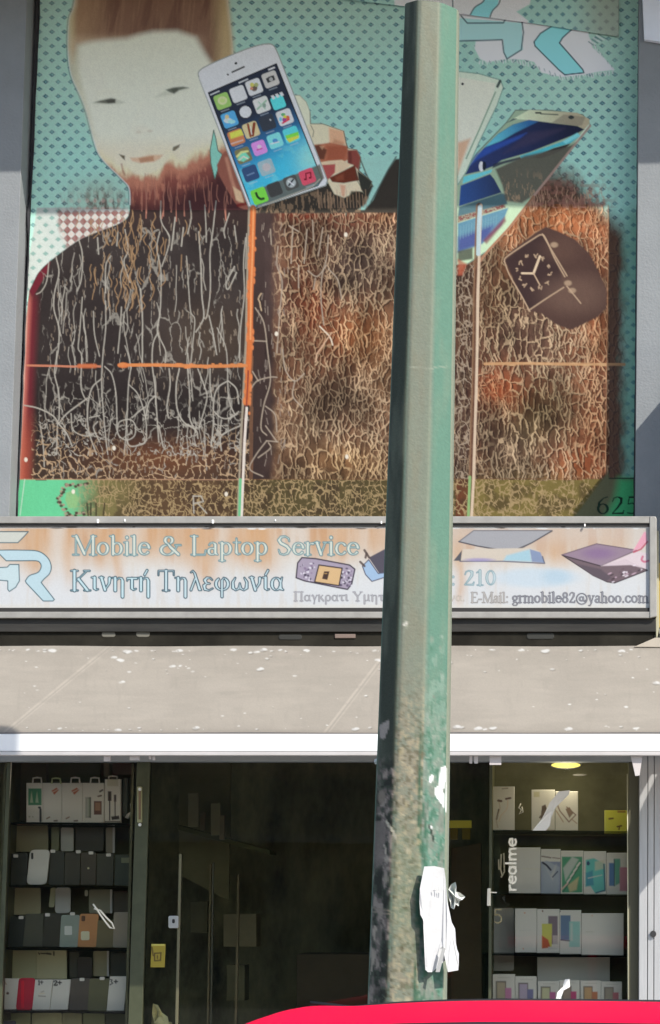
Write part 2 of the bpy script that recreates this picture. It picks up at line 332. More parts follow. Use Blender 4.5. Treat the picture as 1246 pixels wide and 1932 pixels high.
# ================================================================== BANNER
def banner_canvas():
    xl = lambda y: 76-43*(y/975.0); xr = lambda y: 1208-9*(y/975.0)
    cv = grid_canvas(0, -60, 1, 977, 1.5, shd(112,152,146), xl, xr)
    # make columns dense enough
    nx = 780; U, V = np.meshgrid(np.linspace(0, 1, nx), np.linspace(0, 1, cv.X.shape[0])); Y = -60+1037*V
    cv = Canvas(xl(Y)+(xr(Y)-xl(Y))*U, Y, shd(118,151,140)); cv.st = 1.5
    X, Y = cv.X, cv.Y
    # teal ground, a little greyer to the top and edges
    n = fbm(X/170, Y/170, 3)
    cv.put(sst(.3, .8, n)*0.5, shd(104,150,144)); cv.put(sst(160, 0, Y)*.45, shd(128,152,146)); cv.put(sst(150, 330, Y)*.35, shd(108,158,150))
    cv.put(sst(1130, 1200, X)*.4, shd(100,140,130))
    # printed lattice of small diamonds
    u = X+0.0*Y; v = Y
    def lattice(px, py, ox, oy, r):
        a = (u-ox)/px; b = (v-oy)/py; best = np.full(X.shape, 9.0)
        for (s, t) in ((0, 0), (.5, .5)):
            fx = (a-s)-np.round(a-s); fy = (b-t)-np.round(b-t)
            dx, dy = fx*px, fy*py
            best = np.minimum(best, np.abs(dx)/1.15+np.abs(dy)-r+0.7*np.sin(dx*1.7+1)*np.cos(dy*1.5))
        return best
    d = lattice(23.6, 27.0, 4, 6, 4.7)
    dots = 1-sst(-1.2, 1.2, d); wear = .35+.5*fbm(X/40, Y/40, 9)+.25*(vnoise(X/5,Y/5,10)-.5)
    cv.put(dots*np.clip(wear*1.3, 0, 1), shd(34,68,80)); cv.put((1-sst(-1, 2.6, abs(d-1.5)))*.18, shd(150,185,178))
    DOT = dots.copy(); cv.put((1-sst(-3.6,-2.0,d))*.45, shd(112,150,148))
    # ---- sun-bleached corner at the left with rosy weave
    bl = [(70,392),(150,392),(210,392),(243,396),(246,404),(231,422),(173,445),(112,482),(73,517),(52,560),(50,520)]
    cv.poly(bl, sun(222,232,224), 1, 2)
    cv.poly(bl, sun(150,190,180), .9, 1, mod=DOT*(X < 130))
    wv = 0.5+0.5*np.cos((X+Y*.95)*2*np.pi/30)*np.cos((X-Y*.95)*2*np.pi/30)
    cv.poly([(108,396),(243,396),(246,404),(231,422),(173,445),(126,468),(112,430)], sun(146,64,60), .95, 7, mod=sst(.35,.6,1-wv)*(0.7+.3*fbm(X/5,Y/9,5)))
    cv.poly([(108,396),(243,396),(246,404),(231,422),(173,445),(126,468),(112,430)], sun(232,214,204), .8, 3, mod=sst(.6,.75,wv))
    # brownish bloom above it
    b = np.exp(-((X-190)/62)**2)*sst(300, 375, Y)*(Y < 396)*(X < 246); st = sst(.38, .75, fbm(X/5, Y/16, 21))
    cv.put(b*.55, shd(112,120,105)); cv.put(b*st*sst(330,390,Y)*.9, shd(62,48,44)); cv.put(b*sst(.6,.8,wv)*sst(355,385,Y)*.5, shd(140,120,112))
    # ---- right side: browned, heat-cracked field with soft upper edge
    top = 330+18*np.sin(X/40)+(X > 1085)*(X-1085)*.9-60*np.exp(-((X-1050)/70)**2)
    R = sst(0, 1, (Y-top)/70)*sst(1212, 1165, X+14*(fbm(X/14, Y/25, 4)-.5)*2)*(X > 700)
    R = np.maximum(R, (X > 462)*(X < 760)*sst(385, 398, Y+6*fbm(X/12, Y/12, 8)))
    R = np.maximum(R, (X > 700)*(X < 1125)*sst(392, 405, Y))
    nn = fbm(X/60, Y/80, 31); n2 = fbm(X/18, Y/26, 33)
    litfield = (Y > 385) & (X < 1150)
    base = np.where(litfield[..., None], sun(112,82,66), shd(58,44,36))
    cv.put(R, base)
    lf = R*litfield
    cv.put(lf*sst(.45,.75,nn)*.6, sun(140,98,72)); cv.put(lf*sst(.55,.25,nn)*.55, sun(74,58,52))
    # rusty / olive tints
    def blob(cx, cy, rx, ry, col, a): cv.put(lf*a*np.exp(-((X-cx)/rx)**2-((Y-cy)/ry)**2), col)
    blob(670, 625, 70, 60, sun(150,96,66), .85); blob(590, 560, 40, 80, sun(130,66,46), .6); blob(1040, 430, 110, 60, sun(196,130,90), .85); blob(640, 520, 60, 40, sun(60,50,46), .7); blob(1000, 800, 60, 60, sun(92,84,60), .6); blob(620, 760, 50, 40, sun(70,66,58), .6); blob(640, 860, 60, 30, sun(150,112,80), .6)
    blob(945, 735, 60, 50, sun(146,84,58), .8); blob(926, 700, 22, 16, sun(150,92,66), .6); blob(1090, 880, 60, 40, sun(168,92,60), .6); blob(1110, 560, 45, 230, sun(160,104,74), .6)
    blob(660, 960, 220, 45, sun(98,98,58), .8); blob(1000, 945, 120, 50, sun(128,116,66), .8); blob(560, 820, 80, 70, sun(112,88,66), .6); blob(690, 480, 60, 60, sun(90,76,70), .7)
    blob(580, 400, 60, 16, sun(178,84,62), .9); blob(660, 415, 40, 25, sun(165,106,84), .7); blob(720, 700, 60, 160, sun(120,96,70), .5)
    fw = fbm(X/20, Y/28, 77)*22
    side = sst(535, 515, X+fw*.6)*lf*(Y > 400)*(X > 478)       # dark strip right of the first batten stays dark
    cv.put(side*.9, sun(58,48,48)); cv.put(sst(560,500,X)*lf*sst(640,420,Y)*.6, sun(84,68,66))
    # crack network
    def net(ax, ay, seed, th, warp=.8):
        wx = X+warp*ax*((fbm(X/20, Y/26, seed+50)-.5)*2+(vnoise(X/6, Y/8, seed+51)-.5)*.45); wy = Y+warp*ay*(fbm(X/22, Y/22, seed+60)-.5)*2
        dd = edges(wx/ax, wy/ay, seed)*ax*1.15; wv_ = th*(.75+.5*vnoise(X/14, Y/14, seed+9)); return 1-sst(wv_*.45, wv_*1.35, dd)
    nA = net(11, 21, 5, 1.15, .5); nB = net(14, 34, 8, 1.2, .5)
    def contour(ax, ay, seed, th):
        q = vnoise(X/ax+.6*vnoise(X/6,Y/7,seed+3), Y/ay, seed); gx = np.abs(q-.5); return 1-sst(th*.4, th, gx)
    nV = contour(9, 26, 201, .07)
    k = sst(.42, .58, fbm(X/90, Y/110, 40)); br = .35+.65*sst(.30, .42, fbm(X/9, Y/14, 45)); crk = np.maximum(nA*(1-k)+nB*k, .55*net(8, 15, 14, .8, .5)*sst(.5,.6,fbm(X/40,Y/40,49)))
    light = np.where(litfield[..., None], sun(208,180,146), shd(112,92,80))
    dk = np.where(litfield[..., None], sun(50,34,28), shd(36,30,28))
    cv.put(R*litfield*(X > 530)*sst(.42,.62,fbm(X/6,Y/12,47))*.35, dk); cv.put(np.roll(crk*br*(X > 530), (1, 2), (0, 1))*R*.8, dk)  # dark blotches, then an offset copy of the net painted as its shadow
    m = R*crk*br*np.clip((X-525+fw)/18, 0, 1)
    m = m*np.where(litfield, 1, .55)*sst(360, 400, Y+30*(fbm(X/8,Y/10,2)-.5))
    m = m*np.where((X > 1150), .25, 1)
    cv.put(m*.95, light*.66+np.clip(cv.C*1.7, 0, .8)*.34); ground = cv.C.copy()
    r9 = random.Random(21); nx_ = X.shape[1]; y0_ = Y[0, 0]; dy_ = Y[1, 0]-Y[0, 0]
    def ground_at(x, y):
        r_ = int(np.clip((y-y0_)/dy_, 0, X.shape[0]-1)); c_ = int(np.clip((x-X[r_, 0])/(X[r_, -1]-X[r_, 0])*(nx_-1), 0, nx_-1)); return ground[r_, c_]
    Wl = np.array(sun(226,198,162))
    for i in range(620):
        x = r9.uniform(486, 1147); y = r9.uniform(386, 972)
        if 752 < x < 862 or (x < 560 and r9.random() < (.93 if x < 530 else .5)): continue
        if (x < 760 and 500 < x < 640 and y < 520 and r9.random() < .55): continue
        n_ = r9.choice((2,2,3,3,4,5,7)); p_ = [(x, y)]; sg = r9.choice((-1, 1))
        for k_ in range(n_): sg = -sg if r9.random() < .7 else sg; p_.append((p_[-1][0]+sg*r9.uniform(.5,4.2), p_[-1][1]+r9.uniform(4.5,8.5)))
        if p_[-1][1] > 974: continue
        if r9.random() < .3: q_ = p_[len(p_)//2]; cv.stroke([q_, (q_[0]+r9.choice((-1,1))*r9.uniform(4,8), q_[1]+r9.uniform(-3,3))], .8, ground_at(x,y)*.6+Wl*.4, .7, .8)
        g_ = ground_at(x, y); w_ = r9.uniform(.8, 1.5); lc_ = np.clip(g_*1.5, 0, .6)*.35+Wl*.65*(r9.uniform(.62, 1.08)) if y > 392 else np.array(shd(132,112,92))
        cv.stroke([(a+1.7, b+.8) for a, b in p_], w_+.5, g_*.32, .6, 1.0); cv.stroke(p_, w_, lc_, .92, .8)  # offset dark stroke paints a shadow beside each pale crack
    pt = (.72+.56*sst(.3,.7,fbm(X/46,Y/60,141)))[..., None]; fm = (R*litfield*(X > 500))[..., None]; cv.C[:] = cv.C*(1-fm)+cv.C*pt*fm
    def tint(cx, cy, rx, ry, t_, a=1.0):
        q_ = (a*np.exp(-((X-cx)/rx)**2-((Y-cy)/ry)**2)*lf*(X > 500))[..., None]; cv.C[:] = cv.C*(1-q_)+cv.C*np.array(t_)*q_
    tint(680,640,70,62,(1.12,.93,.76)); tint(590,580,34,60,(1.0,.76,.66)); tint(590,440,60,50,(.6,.58,.6)); tint(700,520,60,50,(.72,.74,.78)); tint(610,745,60,45,(.62,.6,.6)); tint(660,880,110,40,(1.15,1.08,.9)); tint(1050,410,110,40,(1.2,1,.86)); tint(935,735,40,35,(1.1,.8,.65)); tint(1020,770,80,60,(.72,.72,.62)); tint(1110,850,40,80,(1.08,.9,.78)); tint(940,560,40,90,(.78,.76,.7)); tint(1128,600,26,220,(1.15,.93,.8)); tint(640,950,120,30,(.78,.86,.6)); tint(720,410,40,22,(1.1,.9,.8))
    for (x0_, x1_, yy0) in ((500, 750, 366), (946, 1010, 340), (1000, 1140, 352)):
        for i in range(46): x = r9.uniform(x0_, x1_); y = yy0+r9.uniform(0, 30); cv.stroke([(x, y), (x+r9.uniform(-3,3), y+8), (x+r9.uniform(-3,3), y+r9.uniform(13,20))], .8, shd(128,106,88), .6, .9)
    cv.put((X > 858)*sst(904, 892, X)*(Y > 500)*(Y < 905)*.55, sun(52,40,38)); cv.put((X > 858)*sst(904, 892, X)*(Y > 500)*net(12, 30, 31, 1.0)*.7, sun(186,166,144))
    # right fringe in the pillar's shade: teal again near the edge with brown wool
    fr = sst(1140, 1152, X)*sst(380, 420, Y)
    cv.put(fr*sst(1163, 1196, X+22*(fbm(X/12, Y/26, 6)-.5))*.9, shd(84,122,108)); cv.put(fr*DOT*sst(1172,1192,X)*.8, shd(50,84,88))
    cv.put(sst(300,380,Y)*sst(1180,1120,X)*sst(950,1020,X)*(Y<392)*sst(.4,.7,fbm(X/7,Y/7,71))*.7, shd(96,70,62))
    # ---- the blue phone print at the right (only a generic handset)
    sil = [(956,232),(973,209),(1040,209),(1100,217),(1114,236),(1083,274),(1007,371),(960,432),(922,473),(880,500),(862,500),(862,345),(868,338),(900,290)]
    cv.poly(sil, shd(112,132,112), 1, 1.2, edge=shd(76,92,84))
    K = lambda L_: [(860+a*.2167, 130+b*.2167) for a, b in L_]
    def gr(c0, c1, p, q):
        def f_(x, y):
            t = np.clip(((x-p[0])*(q[0]-p[0])+(y-p[1])*(q[1]-p[1]))/((q[0]-p[0])**2+(q[1]-p[1])**2), 0, 1)[..., None]; return shd(*c0)*(1-t)+shd(*c1)*t
        return f_
    cv.poly(K([(500,440),(640,360),(1060,385),(1165,440),(1165,480),(1120,530),(1060,500),(640,452)]), gr((150,166,140),(128,124,104),(985,215),(1080,225)), 1, 1.2)
    cv.poly(K([(840,470),(940,400),(1130,420),(1100,495),(1060,500)]), shd(98,96,84), .7, 1.5); cv.poly(K([(1120,530),(1165,480),(1160,500),(1060,630),(1040,640)]), shd(150,168,150), .9, 1)
    cv.poly(K([(640,450),(1060,500),(1120,530),(1050,570),(640,730),(400,800),(330,850),(230,890),(80,925),(120,850),(250,690),(370,570),(500,490)]), gr((34,44,78),(24,28,44),(900,320),(1080,245)), 1, 1.3)
    cv.poly(K([(370,570),(500,490),(640,450),(720,462),(520,560),(400,630),(250,690)]), gr((74,146,160),(38,78,120),(925,270),(1000,236)), .95, 1.8)
    cv.poly(K([(120,850),(180,750),(260,690),(400,640),(620,560),(560,610),(330,720),(180,800)]), shd(36,62,126), .8, 3); cv.poly(K([(640,560),(950,520),(700,640),(420,740)]), shd(50,46,64), .5, 6)
    cv.poly(K([(560,762),(700,715),(930,635),(1060,560),(1085,585),(1000,650),(850,692),(660,780),(570,785)]), shd(58,134,144), 1, 1.3); cv.poly(K([(930,635),(1060,560),(1085,585),(960,655)]), shd(104,170,168), .7, 2)
    cv.poly(K([(655,778),(850,695),(1000,652),(960,690),(860,742),(740,782)]), shd(26,30,34), 1, 1.2); cv.poly(K([(320,870),(330,830),(440,800),(560,770),(570,790),(420,830)]), shd(30,34,50), .9, 1.5)
    cv.poly(K([(70,945),(110,930),(225,905),(320,878),(310,905),(60,1005)]), shd(78,150,158), 1, 1.2); cv.ell(908.5, 315, 4.5, 9.5, shd(160,196,196), .95); cv.ell(914, 314, 3.6, 8.5, shd(20,26,36), .95); cv.stroke(K([(700,387),(740,386)]), 1.6, shd(40,50,46)); cv.stroke(K([(740,395),(890,402)]), 1.1, shd(60,72,62)); cv.ell(1078, 222, 5.5, 3.4, shd(40,46,46))
    cv.poly(K([(500,438),(540,436),(440,478)]), shd(30,50,60), .9, 1)
    cv.poly(K([(45,1020),(300,920),(335,960),(400,1080),(30,1200)]), gr((36,60,104),(32,44,70),(870,360),(935,350)), 1, 1.3)
    cv.poly(K([(30,1205),(400,1085),(440,1100),(450,1180),(20,1290)]), sun(92,128,140), .95, 2); cv.poly(K([(20,1290),(430,1180),(435,1212),(20,1342)]), sun(140,48,66), .9, 1.8, mod=.6+.4*sst(.35,.55,fbm(X/3,Y/3,63)))
    cv.poly(K([(20,1348),(460,1212),(400,1370),(230,1530),(20,1600)]), sun(112,160,182), 1, 1.8); cv.poly(K([(20,1470),(330,1360),(300,1450),(200,1540),(20,1600)]), sun(84,88,156), .85, 6); cv.poly(K([(240,1500),(430,1290),(440,1330),(270,1530)]), sun(140,64,88), .8, 3)
    cv.poly(K([(20,1590),(150,1560),(150,1660),(20,1680)]), sun(88,92,80), .9, 2.5); cv.poly(K([(20,1660),(100,1700),(60,1800),(20,1800)]), sun(186,96,72), .8, 3)
    for k_ in range(14): x_ = 870+k_*5.2; cv.stroke([(x_, 428-(k_)*1.6), (x_-1, 452-(k_)*2.2)], .9, sun(150,190,200), .35, 1)
    # dusty charcoal over the handset's body
    cv.poly([(935,320),(990,295),(1060,280),(1085,272),(1010,368),(985,384),(955,380),(948,350)], shd(62,62,56), .95, 3); 
    cv.poly([(935,320),(990,295),(1060,280),(1085,272),(1010,368),(985,384),(955,380),(948,350)], shd(120,104,84), .55, 3, mod=sst(.55,.68,fbm(X/4,Y/11,66))*sst(310,360,Y))
    cv.stroke([(1114,238),(1083,276),(1007,371),(960,432),(922,473),(895,508)], 2.2, shd(118,100,92), .8)
    cv.stroke([(1007,371),(960,432),(922,473),(895,508)], 2.0, sun(178,128,96), .9)
    # silver handset behind it
    sl_ = [(864,135),(905,140),(945,152),(950,166),(938,200),(905,268),(880,325),(864,350)]
    cv.poly(sl_, shd(150,172,150), 1, 1.2, edge=shd(92,120,110)); cv.poly([(864,146),(936,158),(930,185),(893,268),(864,318)], shd(168,165,152), 1, 1.3)
    cv.poly([(864,270),(888,262),(864,330)], shd(150,118,92), .8, 4); cv.stroke([(944,154),(939,164)], 2.6, shd(50,62,60)); cv.ell(873, 159, 2.4, 2.8, shd(30,36,40))
    cv.stroke([(935,175),(905,245),(880,300)], 1.2, shd(70,100,80), .8)
    # ---- wrist watch print
    wp = [(952,492),(960,478),(1010,440),(1030,428),(1052,436),(1085,452),(1112,478),(1130,512),(1145,548),(1144,582),(1128,598),(1100,612),(1078,622),(1050,612),(1020,590),(1002,588),(985,560),(965,520)]
    cv.poly(wp, sun(88,66,60), 1, 2); cv.poly([(954,492),(1008,450),(1024,442),(1034,450),(1066,540),(1000,586),(985,560)], sun(66,50,50), .9, 2)
    cv.ell(1085, 555, 60, 34, sun(124,98,86), .6, .6); cv.ell(1060, 470, 36, 22, sun(108,82,72), .5, .7)
    lc = sun(196,168,140)
    for p in ([(952,494),(958,484),(1008,450),(1022,443),(1030,450),(1046,486),(1066,522)], [(998,586),(1030,564),(1064,542)], [(952,494),(962,520),(985,560),(1000,588)], [(1024,442),(1040,470),(1058,500),(1070,520)], [(1070,540),(1080,552),(1096,572)]): cv.stroke(cat(p), 1.3, lc, .85)
    for k_ in range(12):
        a = math.radians(30*k_-24); x0, y0 = 1008+30*math.sin(a), 514-31*math.cos(a)
        for j in range(3): cv.stroke([(x0+random.uniform(-4,4), y0+random.uniform(-4,4)), (x0+random.uniform(-4,4), y0+random.uniform(-5,5))], 1.1, lc, .8)
    cv.stroke([(1007,516),(1013,500),(1019,484)], 2.2, sun(225,200,170)); cv.stroke([(1007,516),(985,516)], 1.8, sun(225,200,170)); cv.stroke([(1007,516),(1019,538)], 1.2, lc)
    for c_ in ((1046,462),(1072,534),(1080,548)): cv.ell(c_[0], c_[1], 7, 5, lc, .7, .4)
    rs = random.Random(15)
    # ---- the printed man: body
    head = cat([(150,-60),(140,10),(131,38),(129,96),(135,142),(154,185),(166,219),(181,277),(196,304),(231,339),(245,358),(246,397),(232,420),(173,443),(142,458),(96,492),(73,515),(56,549)], 4)
    body = head+[(40,700),(30,912),(470,912),(472,600),(478,420),(470,388)]
    cv.poly(body, sun(56,49,48), 1, 1.3)
    bodym = (1-sst(-2, 2, cv.sd(body, (slice(None), slice(None)))))
    lo = bodym*(Y > 390)
    cv.put(lo*sst(.4,.8,fbm(X/110,Y/110,52))*.6, sun(74,66,64)); cv.put(lo*np.exp(-((X-400)/90)**2-((Y-640)/70)**2)*.5, sun(96,80,66))
    cv.put(lo*sst(470,390,Y)*.55, sun(70,50,48)); cv.put(lo*sst(690,760,Y)*.45, sun(38,33,32))
    cv.put(lo*np.exp(-((X-300)/130)**2-((Y-870)/38)**2)*.8, sun(120,74,48)); cv.put(lo*sst(830,900,Y)*.35, sun(92,72,56))
    # red glow of the bleached left hem
    e = X-(76-43*Y/975.0); hm = lo*sst(535, 575, Y)
    cv.put(hm*sst(30, 10, e)*.9, sun(120,44,54)); cv.put(hm*sst(14, 3, e), sun(196,110,100)); cv.put(hm*sst(5, 1, e)*.9, sun(238,196,176)); cv.put(hm*sst(740, 860, Y)*sst(34, 8, e)*.6, sun(190,100,74))
    cv.poly([(56,549),(73,515),(96,492),(92,510),(72,545),(62,560)], sun(116,42,54), 1, 1.5)
    # upper part of the figure (head and neck)
    hd = head[:44]+[(246,400),(470,400),(470,388),(440,300),(441,100),(439,77),(431,0),(425,-60)]
    hd = cat([(150,-60),(140,10),(131,38),(129,96),(135,142),(154,185),(166,219),(181,277),(196,304),(231,339),(245,358),(246,397)], 4)+[(472,397),(468,392),(420,250),(441,100),(439,77),(431,0),(425,-60)]
    def skin(x, y):
        c = np.zeros(x.shape+(3,)); c[:] = shd(180,184,152)
        def mx(c, m, q): m = np.clip(m, 0, 1)[..., None]; return c*(1-m)+q*m
        c = mx(c, sst(160, 128, x+6*(fbm(x/9,y/9,3)-.5))*.8, shd(120,124,104)); c = mx(c, sst(240, 300, y)*.7, shd(168,152,130))
        t = y-np.interp(x, [178,200,216,242,302,314,342,372,402,440], [298,308,318,330,332,306,312,298,284,270])+10*(fbm(x/9, y/26, 13)-.5)*2
        c = mx(c, sst(-26, 4, t)*.6, shd(178,158,124)); c = mx(c, sst(-9, 12, t), shd(130,88,72)); c = mx(c, sst(12, 38, t), shd(92,54,48)); c = mx(c, sst(34, 74, t), shd(50,31,32))
        c = mx(c, sst(2,30,t)*sst(70,40,t)*sst(.52,.75,fbm(x/4,y/16,17))*.45, shd(150,104,84)); c = mx(c, sst(-4,-18,t)*sst(.45,.75,fbm(x/60,y/60,19))*.25, shd(166,160,150)); return c
    cv.poly(hd, skin, 1, 1.3); cv.stroke(hd[:44], 1.3, shd(196,196,164), .55); cv.stroke([(p[0]-2.5, p[1]) for p in hd[:44]], 1.1, shd(56,84,84), .6)
    hair = [(152,-60),(141,10),(131,38),(131,90),(138,118),(146,85),(165,80),(192,76),(239,73),(262,66),(289,60),(335,59),(370,72),(389,104),(405,128),(441,112),(440,77),(431,0),(425,-60)]
    def hairc(x, y):
        n_ = fbm(x/14+y/60, y/90, 23); n3 = fbm(x/4+y/40, y/60, 29)
        c = np.zeros(x.shape+(3,)); c[:] = shd(92,72,60); 
        def mx(c, m, q): m = np.clip(m, 0, 1)[..., None]; return c*(1-m)+q*m
        c = mx(c, sst(.4,.7,n_)*.6, shd(72,52,46)); c = mx(c, sst(.5,.8,n3)*.25, shd(120,98,80)); c = mx(c, sst(230, 145, x)*.6, shd(128,108,84)); c = mx(c, sst(390, 430, x)*.75, shd(140,128,96)); c = mx(c, sst(150,128,x)*.6, shd(160,158,126))
        c = mx(c, sst(58, 80, y)*sst(400,360,x)*.4, shd(150,138,118)); return c
    cv.poly(hair, hairc, 1, 9); cv.poly([(146,95),(150,140),(168,205),(182,262),(176,262),(158,205),(140,150),(136,110)], shd(140,142,122), .5, 7); cv.ell(268,246,16,9,shd(158,158,144),.45,.7); cv.ell(262,250,5,2.6,shd(132,126,110),.5,.6); cv.ell(284,248,5,2.6,shd(132,126,110),.45,.6); cv.ell(215,245,26,30,shd(170,166,150),.35,.8); cv.ell(345,232,26,30,shd(170,166,150),.3,.8)
    # eyes, brows, mouth
    dkc = shd(66,66,60); mid = shd(128,130,116)
    F_ = lambda L_: [(170+a*.2006, 130+b*.2006) for a, b in L_]
    cv.poly(F_([(20,322),(60,306),(110,292),(200,272),(250,284),(330,318),(300,330),(180,334),(60,332)]), shd(132,138,124), .7, 3.2)
    cv.poly(F_([(50,315),(100,300),(150,288),(200,278),(245,288),(240,322),(180,328),(110,322)]), shd(70,74,66), .95, 2.0); cv.poly(F_([(150,296),(235,286),(236,318),(170,322)]), shd(48,50,46), .75, 1.8)
    cv.poly(F_([(600,275),(680,225),(720,195),(800,174),(940,180),(930,196),(850,215),(790,245),(700,262)]), shd(136,142,128), .55, 3.2)
    cv.poly(F_([(718,200),(790,178),(880,172),(930,183),(840,205),(795,238),(750,222)]), shd(70,76,68), .95, 1.9); cv.poly(F_([(760,196),(820,184),(830,200),(790,228)]), shd(52,56,50), .7, 1.6)
    cv.stroke(F_([(80,235),(170,205),(280,222)]), 4, shd(158,162,148), .4, 4); cv.stroke(F_([(600,150),(760,110),(900,118)]), 4, shd(158,162,148), .35, 4)
    cv.stroke(cat(F_([(470,330),(450,440),(400,560),(440,600),(530,600)])), 3, shd(160,162,148), .3, 5)
    cv.poly(F_([(275,805),(330,820),(330,862),(305,840)]), shd(66,60,46), .95, 1.6); cv.poly(F_([(778,775),(785,740),(850,712),(840,742),(800,775)]), shd(66,62,48), .9, 1.6)
    cv.poly(F_([(340,870),(480,840),(640,820),(780,780),(740,860),(660,940),(520,1010),(420,990),(350,920)]), shd(184,158,140), .75, 3.5)
    cv.poly(F_([(380,840),(470,835),(560,815),(690,812),(660,850),(600,880),(480,890),(400,870)]), shd(150,122,98), .75, 2.6); cv.poly(F_([(460,845),(600,822),(605,868),(480,885)]), shd(124,88,66), .75, 2.2)
    cv.stroke(F_([(300,900),(312,960),(330,1000)]), 1.6, shd(104,62,54), .6, 1.8)
    # teal sliver between chin and handset
    cv.poly([(404,246),(408,262),(412,285),(420,292),(410,325),(406,338),(399,310),(397,285)], shd(100,150,138), 1, 1.2, edge=shd(60,80,72), ew=.8)
    # ---- left hand behind the handset
    hl = cat([(420,292),(428,286),(440,300),(455,345),(470,385),(476,394),(452,392),(430,360),(414,330),(410,312)], 3)
    cv.poly(hl, shd(104,66,56), 1, 1.5); cv.stroke([(428,300),(438,340),(452,380)], 3, shd(140,104,86), .8, 3); cv.poly([(440,352),(455,362),(462,385),(446,378)], shd(176,140,112), .9, 2); cv.stroke([(450,388),(466,384)], 3, sun(150,40,44), .8, 2)
    # ---- dark sleeve under the handset, teal notch beside it
    cv.poly([(500,380),(620,345),(700,345),(735,305),(748,300),(760,300),(760,402),(470,402),(478,390)], shd(40,38,34), 1, 2)
    cv.poly([(690,385),(704,352),(680,300),(752,290),(752,292),(733,320),(716,352),(704,378),(688,396),(676,396)], shd(112,150,142), 1, 2)
    cv.stroke([(748,296),(733,320),(716,352),(700,382)], 1.3, shd(46,54,50), .8); cv.stroke([(680,300),(692,330),(704,352)], 1.4, shd(60,62,54), .8)
    cv.poly([(480,392),(600,360),(700,370),(680,400),(480,402)], shd(104,88,70), .6, 3, mod=sst(.5,.62,fbm(X/4,Y/13,67)))
    # ---- right hand of the print
    H = lambda L_: [(550+a*.1766, 170+b*.1766) for a, b in L_]
    hp = H([(20,60),(90,60),(160,130),(200,240),(205,360),(330,360),(450,400),(560,440),(585,560),(605,620),(700,640),(740,720),(735,800),(720,860),(800,930),(860,980),(850,1020),(780,1100),(700,1080),(620,1130),(560,1150),(460,1110),(390,980),(330,830),(240,790),(195,700),(180,590),(100,440),(110,400)])
    cv.poly(hp, shd(164,156,134), 1, 1.2, edge=shd(92,92,76), ew=.8)
    for L_, c_, a_, so_ in (([(20,60),(90,60),(160,130),(200,240),(205,360),(110,400)], (168,164,146), 1, 2), ([(400,400),(560,440),(580,580),(410,580)], (164,126,100), .95, 3), ([(460,520),(560,560),(560,600),(420,600)], (134,92,70), .6, 3),
        ([(190,590),(330,575),(410,560),(600,600),(610,740),(560,770),(240,780),(195,700)], (128,80,60), 1, 2), ([(380,600),(580,590),(600,640),(570,740),(380,750)], (112,62,46), .8, 4), ([(200,600),(300,585),(380,640),(350,740),(260,740),(210,660)], (66,40,32), .9, 2.5), ([(300,600),(360,590),(330,640)], (140,110,86), .7, 1.5),
        ([(600,640),(700,640),(740,720),(720,860),(660,800),(600,780)], (98,52,46), 1, 2), ([(605,660),(640,650),(650,790),(610,780)], (70,36,32), .7, 2),
        ([(240,785),(400,755),(540,745),(640,800),(560,860),(440,905),(340,830)], (178,144,120), 1, 1.5), ([(330,800),(470,790),(465,880),(385,965)], (124,62,60), 1, 1.5), ([(405,935),(560,860),(680,800),(700,880),(725,965),(560,995),(440,985)], (74,38,28), 1, 1.5), ([(470,930),(560,890),(560,960),(480,970)], (104,58,42), .6, 3),
        ([(390,975),(560,1000),(700,985),(765,1080),(630,1090),(570,1150),(460,1110)], (184,152,130), 1, 1.5), ([(520,1010),(580,1020),(570,1140),(540,1130)], (150,104,84), .7, 2.5), ([(705,860),(800,930),(860,980),(850,1020),(790,1130),(745,1060),(720,960)], (38,40,36), 1, 1.5), ([(640,1080),(760,1085),(740,1180),(600,1180)], (36,34,28), .9, 2)):
        cv.poly(H(L_), shd(*c_), a_, so_)
    for L_ in ([(200,240),(205,360)], [(560,440),(585,560),(600,620)], [(690,860),(700,960),(770,1080)], [(210,380),(240,440),(230,500)], [(740,720),(720,860),(860,980)]): cv.stroke(H(L_), .9, shd(52,46,40), .6)
    for k_ in range(16): x_ = 600+rs.uniform(0,90) if False else 600+k_*6; cv.stroke([(x_, 358+(k_%3)*5), (x_+2, 392)], .8, shd(130,108,88), .5)
    # ---- handset in the foreground of the print
    ph = cat([(377,150),(375,138),(386,128),(420,112),(470,92),(500,84),(516,86),(526,104)], 4)+[(618,340),(615,350),(480,394),(470,392)]
    cv.poly(ph, shd(178,180,176), 1, 1.2, edge=shd(110,116,112)); scr = [(394,176),(522,121),(608,338),(600,350),(482,392),(474,388)]
    TL, TR, BL = np.array((394,176.)), np.array((522,121.)), np.array((476,392.))
    def scol(x, y):
        c = np.zeros(x.shape+(3,)); c[:] = shd(34,40,52); t = (y+.42*(x-500))
        def mx(c, m, q): m = np.clip(m, 0, 1)[..., None]; return c*(1-m)+q*m
        c = mx(c, sst(200, 300, t), shd(40,92,134)); c = mx(c, sst(260, 340, t+.2*(x-500)), shd(52,142,172)); c = mx(c, np.exp(-((x-585)/26)**2-((y-300)/34)**2)*.9, shd(112,178,160))
        c = mx(c, sst(.5,.7,fbm(x/14,y/14,61))*sst(270,310,t)*.35, shd(96,180,190)); return c
    cv.poly(scr, scol, 1, 1, edge=shd(20,22,26))
    cv.poly([(486,358),(604,310),(612,336),(598,350),(484,391)], shd(74,74,66), .92, 2); cv.stroke([(604,338),(590,352),(496,388)], 1.2, shd(128,128,116), .8)
    zx = lambda x: 380+x*.1926; zy = lambda y: 80+y*.1926
    ca, sa = math.cos(-.36), math.sin(-.36)
